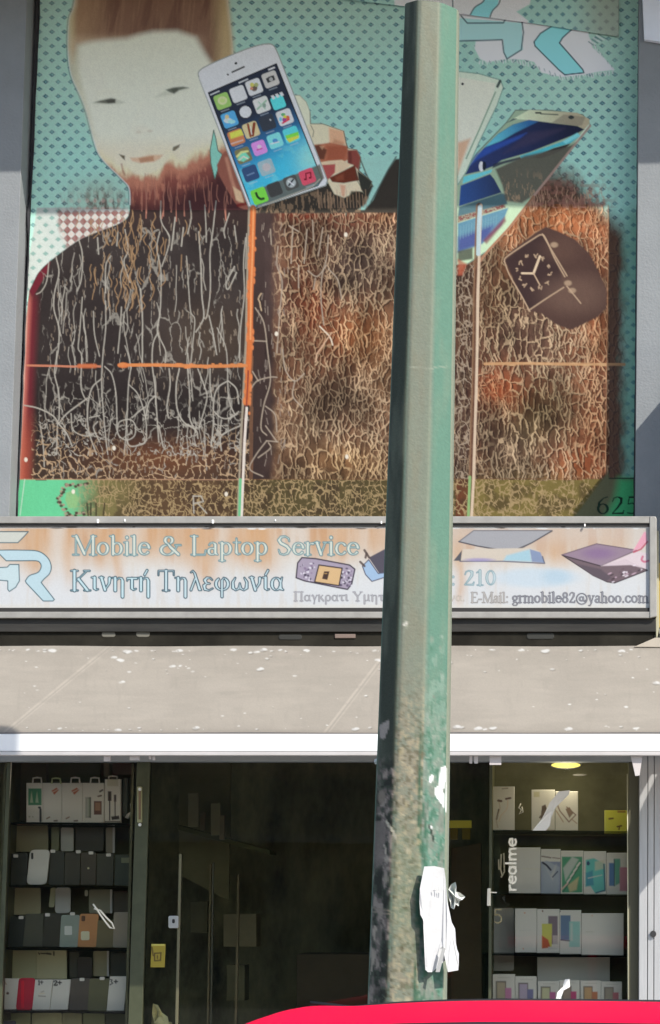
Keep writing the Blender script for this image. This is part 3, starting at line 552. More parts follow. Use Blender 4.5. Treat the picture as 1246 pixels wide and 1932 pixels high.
    def icon(X0, Y0, col, s_=14.2, deco=None, round_=False, edge=None):
        cx, cy = zx(X0), zy(Y0)
        P = rrect(-s_, -s_, s_, s_, 4.5, 3) if not round_ else [(12*math.cos(t*.4), 12*math.sin(t*.4)) for t in range(16)]
        cv.poly([(cx+x*ca-y*sa, cy+x*sa+y*ca) for x, y in P], col, 1, .9, edge=edge, ew=.7)
        if not round_ and s_ > 13: cv.stroke([(cx-2, cy+20), (cx+12, cy+15)], 1.0, shd(140,152,160), .45)
        if deco: deco(cx, cy)
    st = cv.stroke; W = shd(184,186,176); e_ = cv.ell
    icon(210,580,shd(116,150,84), deco=lambda x,y:(e_(x,y-1,9,8,shd(176,190,130),.8),e_(x,y-1,5,4,shd(140,170,100),.8)))
    icon(365,510,shd(172,176,172)); icon(520,440,shd(186,184,168), deco=lambda x,y:(e_(x,y+2,6,6,shd(80,70,64)),e_(x-4,y-4,4,4,shd(150,150,80)),e_(x+4,y-4,4,4,shd(120,130,90)),e_(x-5,y+3,3,3,shd(150,110,90))))
    icon(680,365,shd(150,152,150), deco=lambda x,y:(cv.poly([(x-9,y-1),(x-3,y-5),(x+6,y-8),(x+9,y+1),(x-5,y+7)],shd(46,48,50)),e_(x+1,y,3.6,3.6,shd(130,134,134))))
    icon(280,760,shd(66,128,168), deco=lambda x,y:(e_(x-3,y+2,8,5,shd(150,190,200)),e_(x+4,y+4,7,4,shd(120,180,200)),e_(x-5,y-5,4,4,shd(170,150,110))))
    icon(435,685,shd(176,178,170), round_=True, edge=shd(30,30,34)); icon(595,615,shd(168,182,162), deco=lambda x,y:(st([(x-8,y+8),(x+2,y-2),(x+8,y-8)],1.6,shd(110,140,120)),st([(x-6,y-5),(x+6,y+7)],1.4,shd(130,150,140)),e_(x+5,y+1,3,4,shd(100,120,110))))
    icon(755,590,shd(70,176,168), s_=12.5, deco=lambda x,y:[cv.poly([(x-14+k*8,y-12-k*3),(x-9+k*8,y-14-k*3),(x-5+k*8,y-8-k*3),(x-10+k*8,y-5-k*3)],W) for k in range(3)])
    icon(345,935,shd(150,98,66), deco=lambda x,y:(cv.poly([(x-13,y-8),(x+9,y-16),(x+14,y-5),(x-10,y+3)],shd(182,176,70),1,1.5),st([(x-9,y+12),(x+12,y+5)],1.2,W,.6)))
    icon(490,860,shd(186,150,116), deco=lambda x,y:(st([(x-6,y-10),(x-1,y+12)],2,shd(104,52,36)),st([(x+6,y-12),(x+3,y+10)],2.6,shd(98,46,32)),st([(x-1,y-6),(x+1,y+8)],1,shd(210,190,160))))
    icon(650,790,shd(44,50,58), deco=lambda x,y:(st([(x+5,y-6),(x+6,y-5)],1,W),)); icon(820,735,shd(186,182,166), deco=lambda x,y:(e_(x-3,y-5,4,3,shd(70,130,90)),e_(x+5,y+1,4,4,shd(176,84,60)),e_(x-1,y+5,4,4,shd(120,60,110)),e_(x-8,y+4,3,4,shd(90,150,190)),e_(x,y-1,3,3,shd(190,160,60)),st([(x-4,y+11),(x+8,y+4)],1.5,shd(180,40,60))))
    icon(415,1110,shd(92,92,66), deco=lambda x,y:(cv.poly([(x-12,y+8),(x-6,y-3),(x+3,y-7),(x+12,y+4),(x,y+12)],shd(92,176,140),1,1.5),st([(x-12,y+2),(x-4,y-6),(x+8,y-8)],2,shd(170,170,110)),st([(x-8,y+9),(x,y+2),(x+8,y+6)],1.4,shd(190,196,150))))
    icon(570,1035,shd(196,110,172), s_=13, deco=lambda x,y:(e_(x,y-2,4,4,shd(220,150,190)),st([(x-4,y+4),(x+5,y+1)],1.2,shd(150,60,120)))); icon(725,965,shd(96,166,196), s_=13.5, deco=lambda x,y:(e_(x,y,5,4,shd(60,110,150)),st([(x-8,y+6),(x+7,y+2)],1,shd(160,200,210))))
    icon(885,905,shd(70,160,170), deco=lambda x,y:(cv.poly([(x-12,y+2),(x+13,y-6),(x+14,y+1),(x-9,y+8)],shd(96,168,60)),cv.poly([(x-10,y+8),(x+14,y+1),(x+14,y+6),(x-4,y+15)],shd(206,166,60))))
    icon(485,1285,shd(42,62,92), deco=lambda x,y:(st([(x-6,y+4),(x+6,y-1)],1.2,shd(84,108,134)),)); icon(640,1225,shd(116,140,146), deco=lambda x,y:(e_(x,y,8,8,shd(150,140,140),.7),))
    icon(570,1505,shd(92,196,60), s_=14.6, deco=lambda x,y:(st(cat([(x-6,y-5),(x-3,y+2),(x+3,y+6),(x+8,y+5)]),2.2,shd(30,44,30)),)); icon(720,1440,shd(50,52,52), s_=13); icon(880,1375,shd(60,62,60), s_=13, deco=lambda x,y:(e_(x,y,9,9,shd(130,140,140)),st([(x-4,y+5),(x+4,y-6)],1.6,shd(30,34,40)),st([(x-5,y-3),(x+5,y+4)],1,shd(190,190,180))))
    icon(1040,1315,shd(206,64,80), s_=14, deco=lambda x,y:(e_(x-4,y+5,2.6,2,shd(90,20,30)),e_(x+5,y+2,2.6,2,shd(90,20,30)),st([(x-2,y+5),(x-3,y-6),(x+6,y-8),(x+7,y+1)],1.1,shd(90,20,30))))
    st([(398,180),(414,173)], 1, W); st([(452,157),(468,150)], 1.1, W); st([(508,132),(518,128)], 1.6, W)
    cv.ell(446, 120.5, 2.4, 2.4, shd(24,24,26)); cv.stroke([(439,137),(461,127)], 1.5, shd(30,30,32)); cv.ell(430.5, 141.5, 1.8, 1.8, shd(40,40,42))
    cv.stroke([(377,148),(472,388)], 1.2, shd(206,200,184), .6); cv.stroke([(470,360),(476,392)], 2.4, shd(74,150,160), .8)
    # ---- long pale cracks of the shirt, traced one by one (coordinates of an enlarged view, scaled back)
    Q = lambda p: (p[0]*.3852, 380+p[1]*.3852)
    cc = sun(186,180,168)
    long_ = [[(275,270),(290,350),(268,450),(266,530),(290,620),(288,720),(275,790),(270,850),(290,940),(292,1060),(284,1090),(280,1240)],
     [(385,180),(405,260),(400,380),(380,440)],[(405,470),(392,640),(385,720),(402,760),(398,900),(415,960),(430,975)],[(460,540),(465,650),(490,760)],
     [(520,490),(520,620),(506,760),(500,900),(510,1050),(520,1160),(530,1240)],[(598,520),(592,620),(580,745)],[(690,430),(700,560),(700,690),(700,790)],[(785,150),(770,230),(790,340),(788,520),(776,640),(812,730),(812,790)],
     [(915,270),(925,420),(935,540),(955,580),(945,700),(935,800)],[(975,150),(985,300),(990,460),(1000,560),(980,610),(960,640)],[(1060,0),(1045,140),(1030,260),(1032,430),(1015,560),(1000,572)],[(1005,20),(1010,110),(1012,200)],[(1025,560),(1045,650),(1062,750)],[(1065,620),(1105,710),(1115,800),(1120,960),(1150,1040),(1165,1040)],
     [(775,645),(752,700),(748,800),(760,900),(770,1040),(780,1180)],[(290,1090),(330,1040),(430,965)],[(120,1000),(190,1015),(260,1050),(290,1090),(330,1140),(355,1200)],[(500,870),(455,910),(435,980),(430,1060),(440,1140),(475,1240)],
     [(515,810),(550,850),(570,940),(575,1060),(580,1140),(620,1170),(660,1150),(665,1100),(640,1070),(590,1080),(578,1110)],[(645,810),(632,900),(625,1050),(618,1160),(610,1240)],[(635,900),(680,950),(715,1060),(720,1170)],[(760,955),(730,990),(715,1060)],[(830,820),(835,900),(820,1000),(826,1060)],[(880,820),(865,900),(868,1010),(900,1080),(960,1120),(970,1160)],[(920,820),(930,950),(930,1060),(960,1130)],
     [(970,820),(1000,900),(1015,960),(990,1060),(975,1110)],[(1030,820),(1030,900),(1040,975)],[(1115,880),(1070,910),(1048,970),(1045,1100),(1035,1200)],[(1120,880),(1160,920),(1170,990)],[(1175,1100),(1110,1130),(1080,1160),(1085,1220)],[(650,1060),(690,1025),(712,1010)],[(780,1100),(790,1150),(800,1200)],[(440,1060),(490,1050)],[(480,1080),(460,1110),(490,1180)],[(200,1100),(215,1200),(220,1300)],[(240,300),(230,390),(205,440),(180,455)],
     [(615,140),(630,240),(610,300),(640,400)],[(790,0),(792,100),(830,170),(825,230),(795,320)],[(930,0),(938,80),(920,160)],[(545,270),(520,320),(520,450)],[(480,180),(485,260)],[(580,150),(575,220)],[(860,80),(848,180),(840,240)],[(900,130),(890,220)],[(1150,320),(1110,400),(1120,430),(1160,350)],[(1125,60),(1100,140),(1104,180)],[(1150,120),(1160,200)],[(1205,180),(1195,300),(1198,460),(1180,620),(1175,780)],[(1210,160),(1205,330)],[(350,1040),(360,1120),(420,1150),(460,1140)],[(1050,1030),(1085,1060),(1130,1060),(1170,1030)],[(1085,1070),(1080,1140),(1110,1130)],[(620,1160),(640,1200),(700,1190),(720,1170)]]
    for p in long_: cv.stroke(cat([Q(q) for q in p], 5), 1.0+.3*random.random(), cc, .88, .9)
    # on the strip right of the batten (second enlarged view)
    Q2 = lambda p: (440+p[0]*.3531, 380+p[1]*.3531)
    l2 = [[(240,240),(235,340),(262,430),(250,600),(235,810)],[(120,570),(165,650),(185,800),(200,960),(165,1090),(150,1210),(180,1250)],[(90,1010),(130,960),(200,940),(235,940)],[(105,910),(135,960)],[(175,1095),(225,1140),(235,1230)],[(180,1280),(120,1360),(90,1430),(160,1470)],[(175,1200),(235,1285)],[(180,1280),(240,1285)],[(350,340),(350,460)],[(395,150),(380,330)],[(320,130),(310,330)],[(480,140),(455,290)],[(510,180),(500,300),(475,400),(470,520),(485,660)],[(105,745),(180,748)],[(135,1370),(200,1320),(190,1290)],[(425,100),(430,210)],[(200,150),(205,230)],[(350,160),(300,130)],[(400,370),(450,400),(500,340)],[(440,410),(430,470)],[(265,790),(280,900),(330,960),(380,920)],[(510,360),(560,420),(580,520)],[(330,960),(320,1040),(370,1100)]]
    for p in l2: cv.stroke(cat([Q2(q) for q in p], 5), 1.15, sun(182,166,148), .85, 1.0)
    Q2s = lambda L_: [(560+a*.1449, 480+b*.1449) for a, b in L_]
    vn = net(19, 75, 171, 1.0, .3)*lo*(Y > 430)*sst(70,90,X)*sst(.46,.58,fbm(X/22,Y/40,172)); cv.put(vn*.5*sst(820,760,Y), cc); vn = net(24, 40, 175, 1.0, .35)*lo*sst(690,760,Y)*(X > 70)*(Y < 905)*sst(.45,.56,fbm(X/22,Y/22,176)); cv.put(vn*.55, cc)
    # many short tears
    rs = random.Random(5)
    for i in range(520):
        x = rs.uniform(85, 465); y = rs.uniform(400, 905)
        if y < 560 and x < 85+(560-y)*.9+ (0 if y > 480 else 50): continue
        if i % 3 and not (y < 560 and 200 < x < 330): 
            if y > 700 and rs.random() < .4: continue
        L_ = rs.uniform(4, 13); k_ = rs.uniform(-3, 3)
        cv.stroke([(x, y), (x+k_*.5, y+L_*.5), (x+k_*.3+rs.uniform(-1.5,1.5), y+L_)], rs.uniform(.5, 1.0), sun(166,150,132), rs.uniform(.45, .8), .9)
    for i in range(90):
        x = rs.gauss(240, 35); y = rs.uniform(395, 560)
        cv.stroke(cat([(x, y), (x+rs.uniform(-5,5), y+9), (x+rs.uniform(-4,4), y+20), (x+rs.uniform(-6,6), y+30)], 3), .9, sun(176,142,106), .75, .9)
    for i in range(46):
        x = rs.uniform(90, 455); y = rs.uniform(470, 820); q_ = [(x, y)]
        for j in range(rs.randint(3, 6)): q_.append((q_[-1][0]+rs.uniform(-5,5), q_[-1][1]+rs.uniform(12,22)))
        if q_[-1][1] < 895: cv.stroke(cat(q_, 3), rs.uniform(.7,1.1), cc, .75, .9)
    for i in range(60):
        x = rs.uniform(485, 545); y = rs.uniform(420, 880)
        cv.stroke([(x, y), (x+rs.uniform(-3,3), y+rs.uniform(6,16))], .8, sun(160,146,134), .7, .9)
    for i in range(26):
        x = rs.uniform(255, 440); y = rs.uniform(325, 375); cv.stroke(cat([(x, y), (x+rs.uniform(-3,3), y+20), (x+rs.uniform(-4,4), y+rs.uniform(30,55))], 3), .9, shd(120,84,72), .6, .9)
    # fine net at the foot of the shirt
    f = net(13, 17, 77, 1.2); g_ = lo*sst(795, 880, Y+34*(fbm(X/30,Y/30,15)-.5)+18*np.sin(X/60))*(Y < 905)*(X > 60)
    cv.put(g_*f*.9*sst(.3,.45,fbm(X/9,Y/9,73)), sun(196,166,132)); f = net(24, 42, 79, 1.3); cv.put(lo*f*sst(745,800,Y)*(Y<860)*(X>75)*.75*sst(.38,.5,fbm(X/25,Y/25,18)), cc)
    # ---- green footer
    y0 = 905+1.5*np.sin(X/50); ft = (Y > y0).astype(float)
    cv.put(ft, sun(110,208,154)); bb = ft*sst(112, 200, X+10*(fbm(X/8,Y/8,4)-.5))
    cv.put(bb, sun(128,118,76)); cv.put(bb*sst(200, 300, X), sun(96,74,54)); cv.put(bb*sst(400,520,X)*(X<1140)*.7, sun(88,82,52)); cv.put(ft*(X>870)*(X<1140)*.7, sun(140,124,70)); cv.put(ft*(X>860)*(X<890)*.9, sun(112,66,46))
    cv.put(bb*sst(.45,.7,fbm(X/25,Y/25,81))*.6, sun(70,54,44))
    f2_ = np.maximum(net(11, 17, 91, 1.05), net(22, 30, 92, 1.1)*.8)*sst(.3,.45,fbm(X/12,Y/12,44)); cv.put(bb*(X<1130)*f2_*.8, sun(186,160,118))
    for a, b_ in (((110,942),(124,916)), ((124,916),(165,914)), ((110,942),(128,972)), ((124,972),(160,968))):
        for j in range(12):
            t = j/11; x = a[0]+(b_[0]-a[0])*t+rs.uniform(-2,4); y = a[1]+(b_[1]-a[1])*t+rs.uniform(-2,4)
            cv.ell(x, y, 3.2, 2.6, sun(70,48,46) if j % 2 else sun(170,150,130), .9, .4)
    for x in (165,172,182,198): cv.stroke([(x,950),(x+rs.uniform(-3,3),972)], 1.6, sun(60,50,40), .8)
    cv.poly([(126,930),(138,926),(150,940),(146,958),(130,960),(124,944)], sun(150,190,130), .8, 2)
    for q in ([(365,936),(366,968)], [(365,936),(380,936),(384,946),(366,950)], [(374,950),(390,968)]): cv.stroke(q, 1.2, cc, .9)
    cv.stroke([(36,905),(470,905)], 1.0, sun(190,150,120), .8); cv.stroke([(480,905),(1140,903)], .9, sun(120,84,60), .6)
    # right end of the footer, in the added blade's shade: dark green with the last digits
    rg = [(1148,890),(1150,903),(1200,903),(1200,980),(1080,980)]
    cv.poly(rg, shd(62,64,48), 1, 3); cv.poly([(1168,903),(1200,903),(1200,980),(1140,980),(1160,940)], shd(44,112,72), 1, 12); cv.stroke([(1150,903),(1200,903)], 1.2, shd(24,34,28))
    word(cv, '625', 1124, 1207, 970, 33, shd(16,30,24), None)
    # ---- battens pressing through: rust orange lines
    def batten(p, r, col, a, seed, jag=1.5):
        cv.stroke(p, r, col, a, 1.3)
    pts1 = [(478,392),(476,470),(473,560),(472,640),(469,700),(466,760),(462,830),(459,905),(456,975)]
    cv.stroke([(p[0]-7, p[1]) for p in pts1], 2.2, sun(172,160,140), .9); cv.stroke([(p[0]-3.5, p[1]) for p in pts1], 1.4, sun(74,46,42), .9)
    cv.stroke(pts1[:6], 5.2, sun(222,124,70), .95, 1.6); cv.stroke([(p[0]+1, p[1]) for p in pts1[:4]], 1.6, sun(248,176,120), .7)
    for i in range(40):
        y = rs.uniform(400, 790); x = np.interp(y, [p[1] for p in pts1], [p[0] for p in pts1]); cv.ell(x+rs.choice((-5,6)), y, 2.2, rs.uniform(2,7), sun(226,136,84), .9, .4)
    cv.stroke([(469,700),(466,760),(464,815)], 1.3, sun(120,40,56), .8); cv.stroke([(466,770),(462,830),(459,905),(456,975)], 2.4, sun(238,226,214), .95); cv.stroke([(454,905),(452,972)], 2.6, sun(120,205,150), .9)
    pts2 = [(905,388),(902,470),(899,560),(898,650),(896,740),(893,830),(891,905),(887,975)]
    cv.stroke(pts2, 5, sun(110,74,58), .8); cv.stroke([(p[0]+3, p[1]) for p in pts2], 2.6, sun(226,202,176), .95); cv.stroke([(p[0]-5, p[1]) for p in pts2], 1.6, sun(150,116,90), .8); cv.stroke([(906,392),(904,430),(903,480)], 4, sun(196,220,226), .9)
    cv.stroke([(887,900),(884,975)], 2.6, sun(150,196,130), .8)
    h1 = [(52,690),(110,691),(140,692),(160,690),(190,692)]; cv.stroke(h1, 1.8, sun(216,140,110), .9)
    cv.stroke([(226,690),(300,689),(380,691),(465,690)], 3.0, sun(222,142,86), .95); cv.stroke([(150,691),(180,691)], 4, sun(206,116,76), .9, 2); cv.ell(234, 690, 10, 5, sun(226,132,80), .95, .3)
    for i in range(30): cv.ell(rs.uniform(228, 462), 690+rs.uniform(-4,4), rs.uniform(3,8), 1.8, sun(222,140,86), .85, .4)
    cv.stroke([(915,687),(1000,686),(1100,687),(1178,688)], 2.6, sun(206,160,116), .92)
    for i in range(12): cv.ell(rs.uniform(920,1170), 687+rs.uniform(-3,3), 7, 1.6, sun(214,172,128), .8, .4)
    for x, y in ((653,443),(655,862),(522,630),(216,846),(50,868),(427,932),(139,928)): cv.ell(x, y, 3.2, 4.2, sun(242,232,214), .95, .3)
    cv.stroke(Q2s([(300,935),(420,1055),(450,1110),(470,1180)]), 1.3, sun(232,214,190)); cv.stroke(Q2s([(455,1020),(330,1200),(265,1290),(250,1400)]), 1.2, sun(214,176,146)); cv.stroke([(1148,388),(1148,520),(1145,700),(1143,895)], 1.0, sun(206,150,110), .6)
    cv.stroke([(48,905),(39,972)], 1, sun(220,235,220), .6)
    # dirt and light grain over everything
    g0 = np.random.RandomState(2).rand(*X.shape)
    cv.C *= (0.93+0.12*g0+0.06*(fbm(X/7,Y/11,99)-.5))[..., None]
    return cv
def strip_canvas():
    nx, ny = 420, 80; x0, x1 = 596, 1168; U, V = np.meshgrid(np.linspace(0,1,nx), np.linspace(0,1,ny)); X = x0+(x1-x0)*U
    bot = np.interp(X, [596,762,872,1000,1115,1170], [-8,11,26,43,61,69]); top = -60.0; Y = top+(bot-top)*V
    cv = Canvas(X, Y, shd(118,152,146)); cv.st = 1.4
    a = X/23.6; b = Y/27.0; d = np.full(X.shape, 9.0)
    for s_ in (0, .5):
        fx = (a-s_)-np.round(a-s_); fy = (b-s_)-np.round(b-s_); d = np.minimum(d, np.abs(fx*23.6)/1.15+np.abs(fy*27)-4.6)
    cv.put((1-sst(-1.2,1.2,d))*.8, shd(56,92,104)); cv.put(sst(1060,1150,X)*.6, shd(112,110,96))
    pap = [(738,-60),(745,10),(770,40),(900,40),(985,55),(998,40),(975,22),(1000,8),(1012,-60)]
    cv.poly(pap, shd(172,176,178), 1, 1.2)
    cv.poly([(920,-60),(948,-60),(940,8),(928,22),(922,34),(890,34),(886,30),(896,14),(912,4)], shd(104,160,172), 1, 1); ol = shd(44,66,74)
    for p in ([(948,-30),(943,4),(930,20),(925,32)], [(918,-30),(914,0),(896,14),(887,29)], [(853,-30),(855,20)], [(765,2),(790,9),(812,9),(820,2)], [(872,27),(884,41),(950,43),(954,36)], [(896,30),(925,33)]): cv.stroke(cat(p), 1.2, ol, .9)
    for i in range(16): cv.stroke([(898+i*3.2, 30), (896+i*3.2, 37)], .7, ol, .8)
    for i in range(10): cv.stroke([(760+i*5, -2), (758+i*5, 5)], .8, ol, .8); cv.stroke([(978+i*3, 26-i*3.2), (986+i*3, 31-i*3)], .9, shd(200,205,205), .8)
    cv.C *= (0.94+0.1*np.random.RandomState(4).rand(*X.shape))[..., None]
    return cv
# ---- logo paper printed on the main banner (right top) is painted last
def logo_paint(cv):
    X, Y = cv.X, cv.Y; rs = random.Random(3)
    pap = [(860,20),(1003,30),(1045,60),(1150,68),(1148,62),(1040,52),(1108,62),(1125,66),(1150,118),(1160,132),(1100,142),(1060,146),(1022,138),(1008,118),(990,116),(960,112),(920,118),(905,110),(895,92),(898,76),(862,76),(862,20)]
    cv.poly([(862,-40),(1090,-40),(1112,70),(1118,90),(1140,110),(1160,132),(1128,136),(1100,142),(1060,146),(1022,138),(1008,118),(990,114),(960,112),(920,118),(906,112),(896,92),(898,78),(862,78)], shd(172,176,178), 1, 1.3)
    wht = shd(198,202,202)
    for a, b in (((906,116),(960,112)), ((960,112),(1008,120)), ((1010,124),(1060,144)), ((1060,146),(1160,134)), ((1112,72),(1140,110)), ((1140,110),(1160,132))):
        n = int(math.hypot(b[0]-a[0], b[1]-a[1])/5)
        for j in range(n):
            t = j/n; x = a[0]+(b[0]-a[0])*t; y = a[1]+(b[1]-a[1])*t; cv.stroke([(x, y), (x+rs.uniform(-3,3), y+rs.uniform(3,8))], .8, wht, .85); 
            if j % 2: cv.stroke([(x+2, y+1), (x+4, y+6)], .8, shd(70,96,98), .7)
    for j in range(8): cv.stroke([(1108+j*3, 82-j*2.4), (1116+j*4, 88-j*2)], 1.0, shd(60,84,90) if j % 2 else wht, .8)
    lb, ol = shd(104,162,174), shd(40,62,70)
    cv.poly([(862,34),(985,44),(987,95),(962,108),(955,112),(951,100),(950,76),(862,78)], shd(124,160,162), 1, 1)
    for p in ([(862,78),(948,76),(951,100),(957,112),(984,95),(988,62),(985,40)], [(870,30),(882,44),(950,44),(954,37)]): cv.stroke(p, 1.3, ol, .9)
    cv.poly([(1045,48),(1082,54),(1062,72),(1056,82),(1100,132),(1102,138),(1066,142),(1054,132),(1010,88),(1008,80),(1020,64)], lb, 1, 1, edge=ol, ew=1.2)
def banner_points(cv):
    P = at_arr(cv.X, cv.Y, YB); rs = np.random.RandomState(1)
    rip = 0.004*np.sin(cv.X/95+cv.Y/260)+0.003*np.sin(cv.X/37-cv.Y/300)*sst(350,420,cv.Y)+0.0025*(fbm(cv.X/22, cv.Y/40, 55)-.5)
    P[..., 1] += rip-0.004; return P
# ================================================================== SIGN FACE
def sign_canvas():
    cv = grid_canvas(-60, 991, 1228, 1148, 1.15, sun(232,228,220)*.93); X, Y = cv.X, cv.Y
    cv.put(sst(1040,1110,Y)*.8, sun(232,236,240)*.93)
    # rain-washed rust bloom from the top edge
    n = fbm(X/55, Y/400, 12, 5); n2 = fbm(X/17, Y/160, 15); fall = sst(1075+60*(n-.4), 1010, Y)
    cv.put(fall*(.35+.65*sst(.35,.6,n))*.75*sst(-30,60,X), sun(208,166,124)); cv.put(fall*sst(.5,.72,n2)*.65, sun(200,150,104))
    for cx, wd, a, b in ((70,26,.9,1090),(195,14,.7,1070),(222,10,.7,1110),(385,26,.9,1100),(470,34,.9,1060),(290,40,.8,1052),(350,20,.5,1060),(500,30,.8,1075),(640,16,.5,1070),(660,60,.5,1050),(1050,18,.95,1060),(1142,10,.5,1030),(868,10,.7,1140),(130,14,.6,1100),(22,30,.7,1060),(805,20,.3,1000)):
        cv.put(a*np.exp(-((X-cx-3*np.sin(Y/17))/wd)**2)*sst(b+30, b-30, Y)*(.6+.4*fbm(X/5,Y/50,2)), sun(212,166,118))
    cv.put(sst(700,760,X)*sst(1060,1000,Y)*.5, sun(214,208,202)); cv.put(sst(.55,.8,fbm(X/9,Y/60,28))*.25*(Y>1060), sun(214,196,172))
    cv.put(sst(999,994,Y)*.8, sun(244,244,240)); cv.put(sst(1136,1146,Y)*.6, sun(236,232,220))
    ink, teal = sun(52,92,104), sun(96,150,160)
    # club-like outline mark at the left (two letters drawn with one line)
    lbl = sun(196,222,230)
    a_ = [(-60,1003),(54,1003),(46,1012),(34,1024),(-60,1024)]
    cv.poly(a_, sun(212,214,204), 1, 1, edge=ink, ew=.9)
    r_ = cat([(-60,1040),(0,1038),(40,1038),(72,1040),(90,1052),(97,1068),(94,1082),(84,1092),(78,1099)], 5)+[(103,1131),(100,1134),(82,1134),(50,1100),(48,1096)]+cat([(48,1096),(56,1086),(72,1080),(78,1070),(76,1062),(68,1058),(40,1058),(12,1058)], 4)+[(0,1046),(-60,1046)]
    cv.poly(r_, lbl, 1, 1, edge=ink, ew=.9)
    for p in ([(-30,1072),(14,1070),(19,1065),(36,1065),(37,1096),(30,1108),(18,1116),(15,1112),(15,1096),(-30,1092)],): cv.poly(p, sun(206,226,230), 1, 1, edge=ink, ew=.9)
    word(cv, 'Mobile & Laptop Service', 137, 678, 1046.5, 35, sun(222,226,212), teal, .8, .95, .2)
    word(cv, 'Mobile & Laptop Service', 137.7, 678.7, 1047.3, 35, None, sun(70,112,118), .45, .5, .6)
    word(cv, 'Κινητή', 133, 287, 1114, 37, sun(206,232,238), sun(34,84,98), .95, 1, .2)
    word(cv, 'Τηλεφωνία', 297, 537, 1114, 37, sun(206,228,234), sun(34,76,92), .95, 1, .2)
    word(cv, 'Παγκρατι', 554, 658, 1134, 17, sun(190,188,190), sun(104,104,116), .45, .75, .1)
    word(cv, 'Υμητ', 666, 726, 1134, 17, sun(190,188,190), sun(104,104,116), .45, .75, .1)
    word(cv, 'να.', 848, 878, 1134, 15, sun(214,205,190), sun(170,160,150), .4, .6, 0)
    word(cv, ': 210', 850, 937, 1104, 28, sun(200,214,216), sun(104,150,160), .7, .85, 0)
    word(cv, 'E-Mail:', 888, 960, 1137, 19, sun(196,192,186), sun(120,112,108), .5, .7, .1)
    word(cv, 'grmobile82@yahoo.com', 966, 1224, 1137, 19.5, sun(160,160,166), sun(66,66,80), .5, .9, .1)
    cv.ell(1012, 1090, 78, 18, sun(204,222,234), .75, .35); cv.ell(1050, 1088, 26, 13, sun(180,208,226), .6, .6)
    # circuit board picture
    bd = [(562,1062),(570,1052),(596,1054),(660,1066),(670,1074),(664,1102),(656,1112),(640,1109),(575,1096),(559,1090)]
    cv.poly(bd, sun(172,160,178), 1, 1.1, edge=sun(62,52,66), ew=1.3)
    rs = random.Random(8)
    for i in range(70):
        x = rs.choice((rs.uniform(566,594), rs.uniform(642,664))); y = 1056+(x-566)*.16+rs.uniform(2,36)
        cv.ell(x, y, rs.uniform(1,3), rs.uniform(1,2.6), sun(*rs.choice(((90,78,104),(230,225,236),(60,50,70),(140,120,150)))), .9, .4)
    cv.poly([(602,1066),(646,1072),(640,1105),(594,1098)], sun(222,186,136), 1, 1, edge=sun(52,40,44), ew=1.2); cv.poly([(612,1078),(622,1078),(618,1094),(608,1092)], sun(70,46,34)); cv.stroke([(613,1082),(617,1082)], .8, sun(190,150,90))
    # opened handset picture beside the pole
    cv.poly([(696,1052),(730,1034),(760,1030),(760,1076),(716,1082)], sun(86,80,92), 1, 1); cv.poly([(684,1068),(696,1056),(714,1082),(730,1080),(730,1088),(702,1097),(690,1084)], sun(168,196,226), 1, 1.2, edge=sun(90,90,110))
    for p in ([(688,1038),(697,1052)], [(680,1060),(688,1068)], [(692,1044),(690,1052)]): cv.stroke(p, 2.2, sun(84,66,60), .9)
    # grey lids and open laptop pictures
    cv.poly([(866,1022),(894,1001),(1042,1001),(1004,1024),(972,1041),(960,1041),(900,1030)], sun(172,172,176), 1, 1, edge=sun(120,118,124)); cv.stroke([(866,1022),(900,1030),(965,1041),(1004,1024),(1042,1002)], 1.1, sun(70,66,74), .9)
    cv.poly([(856,1058),(872,1038),(870,1058)], sun(90,90,96)); cv.poly([(870,1058),(874,1036),(1000,1034),(1018,1040),(1027,1062),(980,1062)], sun(218,206,190), 1, 1.2); cv.poly([(956,1048),(1000,1036),(1004,1060),(950,1058)], sun(168,210,226), .9, 3); cv.poly([(1000,1036),(1020,1042),(1028,1062),(1004,1060)], sun(134,152,186), .95, 1.5); cv.stroke([(868,1059),(950,1059),(1028,1063),(1024,1050)], 1.1, sun(76,84,110), .9); cv.ell(905, 1056, 26, 3, sun(150,140,200), .7, .6)
    cv.poly([(1060,1047),(1126,1026),(1202,1038),(1134,1068)], sun(158,136,152), 1, 1, edge=sun(120,100,110)); cv.ell(1130, 1044, 28, 10, sun(140,108,152), .7, .7)
    cv.poly([(1062,1048),(1134,1068),(1180,1056),(1222,1076),(1160,1100),(1146,1098),(1120,1086)], sun(120,100,106), 1, 1.2, edge=sun(60,46,52)); cv.poly([(1134,1068),(1202,1040),(1222,1044),(1222,1074),(1190,1066)], sun(232,214,220), .9, 1.5); cv.poly([(1090,1064),(1134,1074),(1154,1090),(1144,1097),(1118,1086)], sun(98,84,92), 1, 2)
    for i in range(26): x = rs.uniform(1150,1212); y = 1096-(x-1150)*.34+rs.uniform(-14,4); cv.ell(x, y, rs.uniform(2,5), 1.4, sun(*rs.choice(((240,228,236),(110,88,96),(200,170,184),(70,52,60)))), .9, .4, -.4)
    cv.poly([(1194,1040),(1206,1020),(1216,1003),(1219,1004),(1222,1020),(1210,1034)], sun(240,172,190), 1, 1.5); cv.stroke([(1196,1042),(1210,1036),(1222,1022)], 1.5, sun(196,70,100), .9); cv.stroke(cat([(1213,1050),(1211,1056),(1216,1060),(1224,1058)]), 2, sun(212,110,140), .9)
    for i in range(40):
        x = rs.uniform(0,1220); cv.ell(x, 993+rs.uniform(0,5), rs.uniform(2,12), rs.uniform(.8,1.8), sun(250,250,246) if rs.random() < .6 else sun(90,70,56), .8, .4)
    cv.C *= (0.95+0.09*np.random.RandomState(6).rand(*X.shape))[..., None]
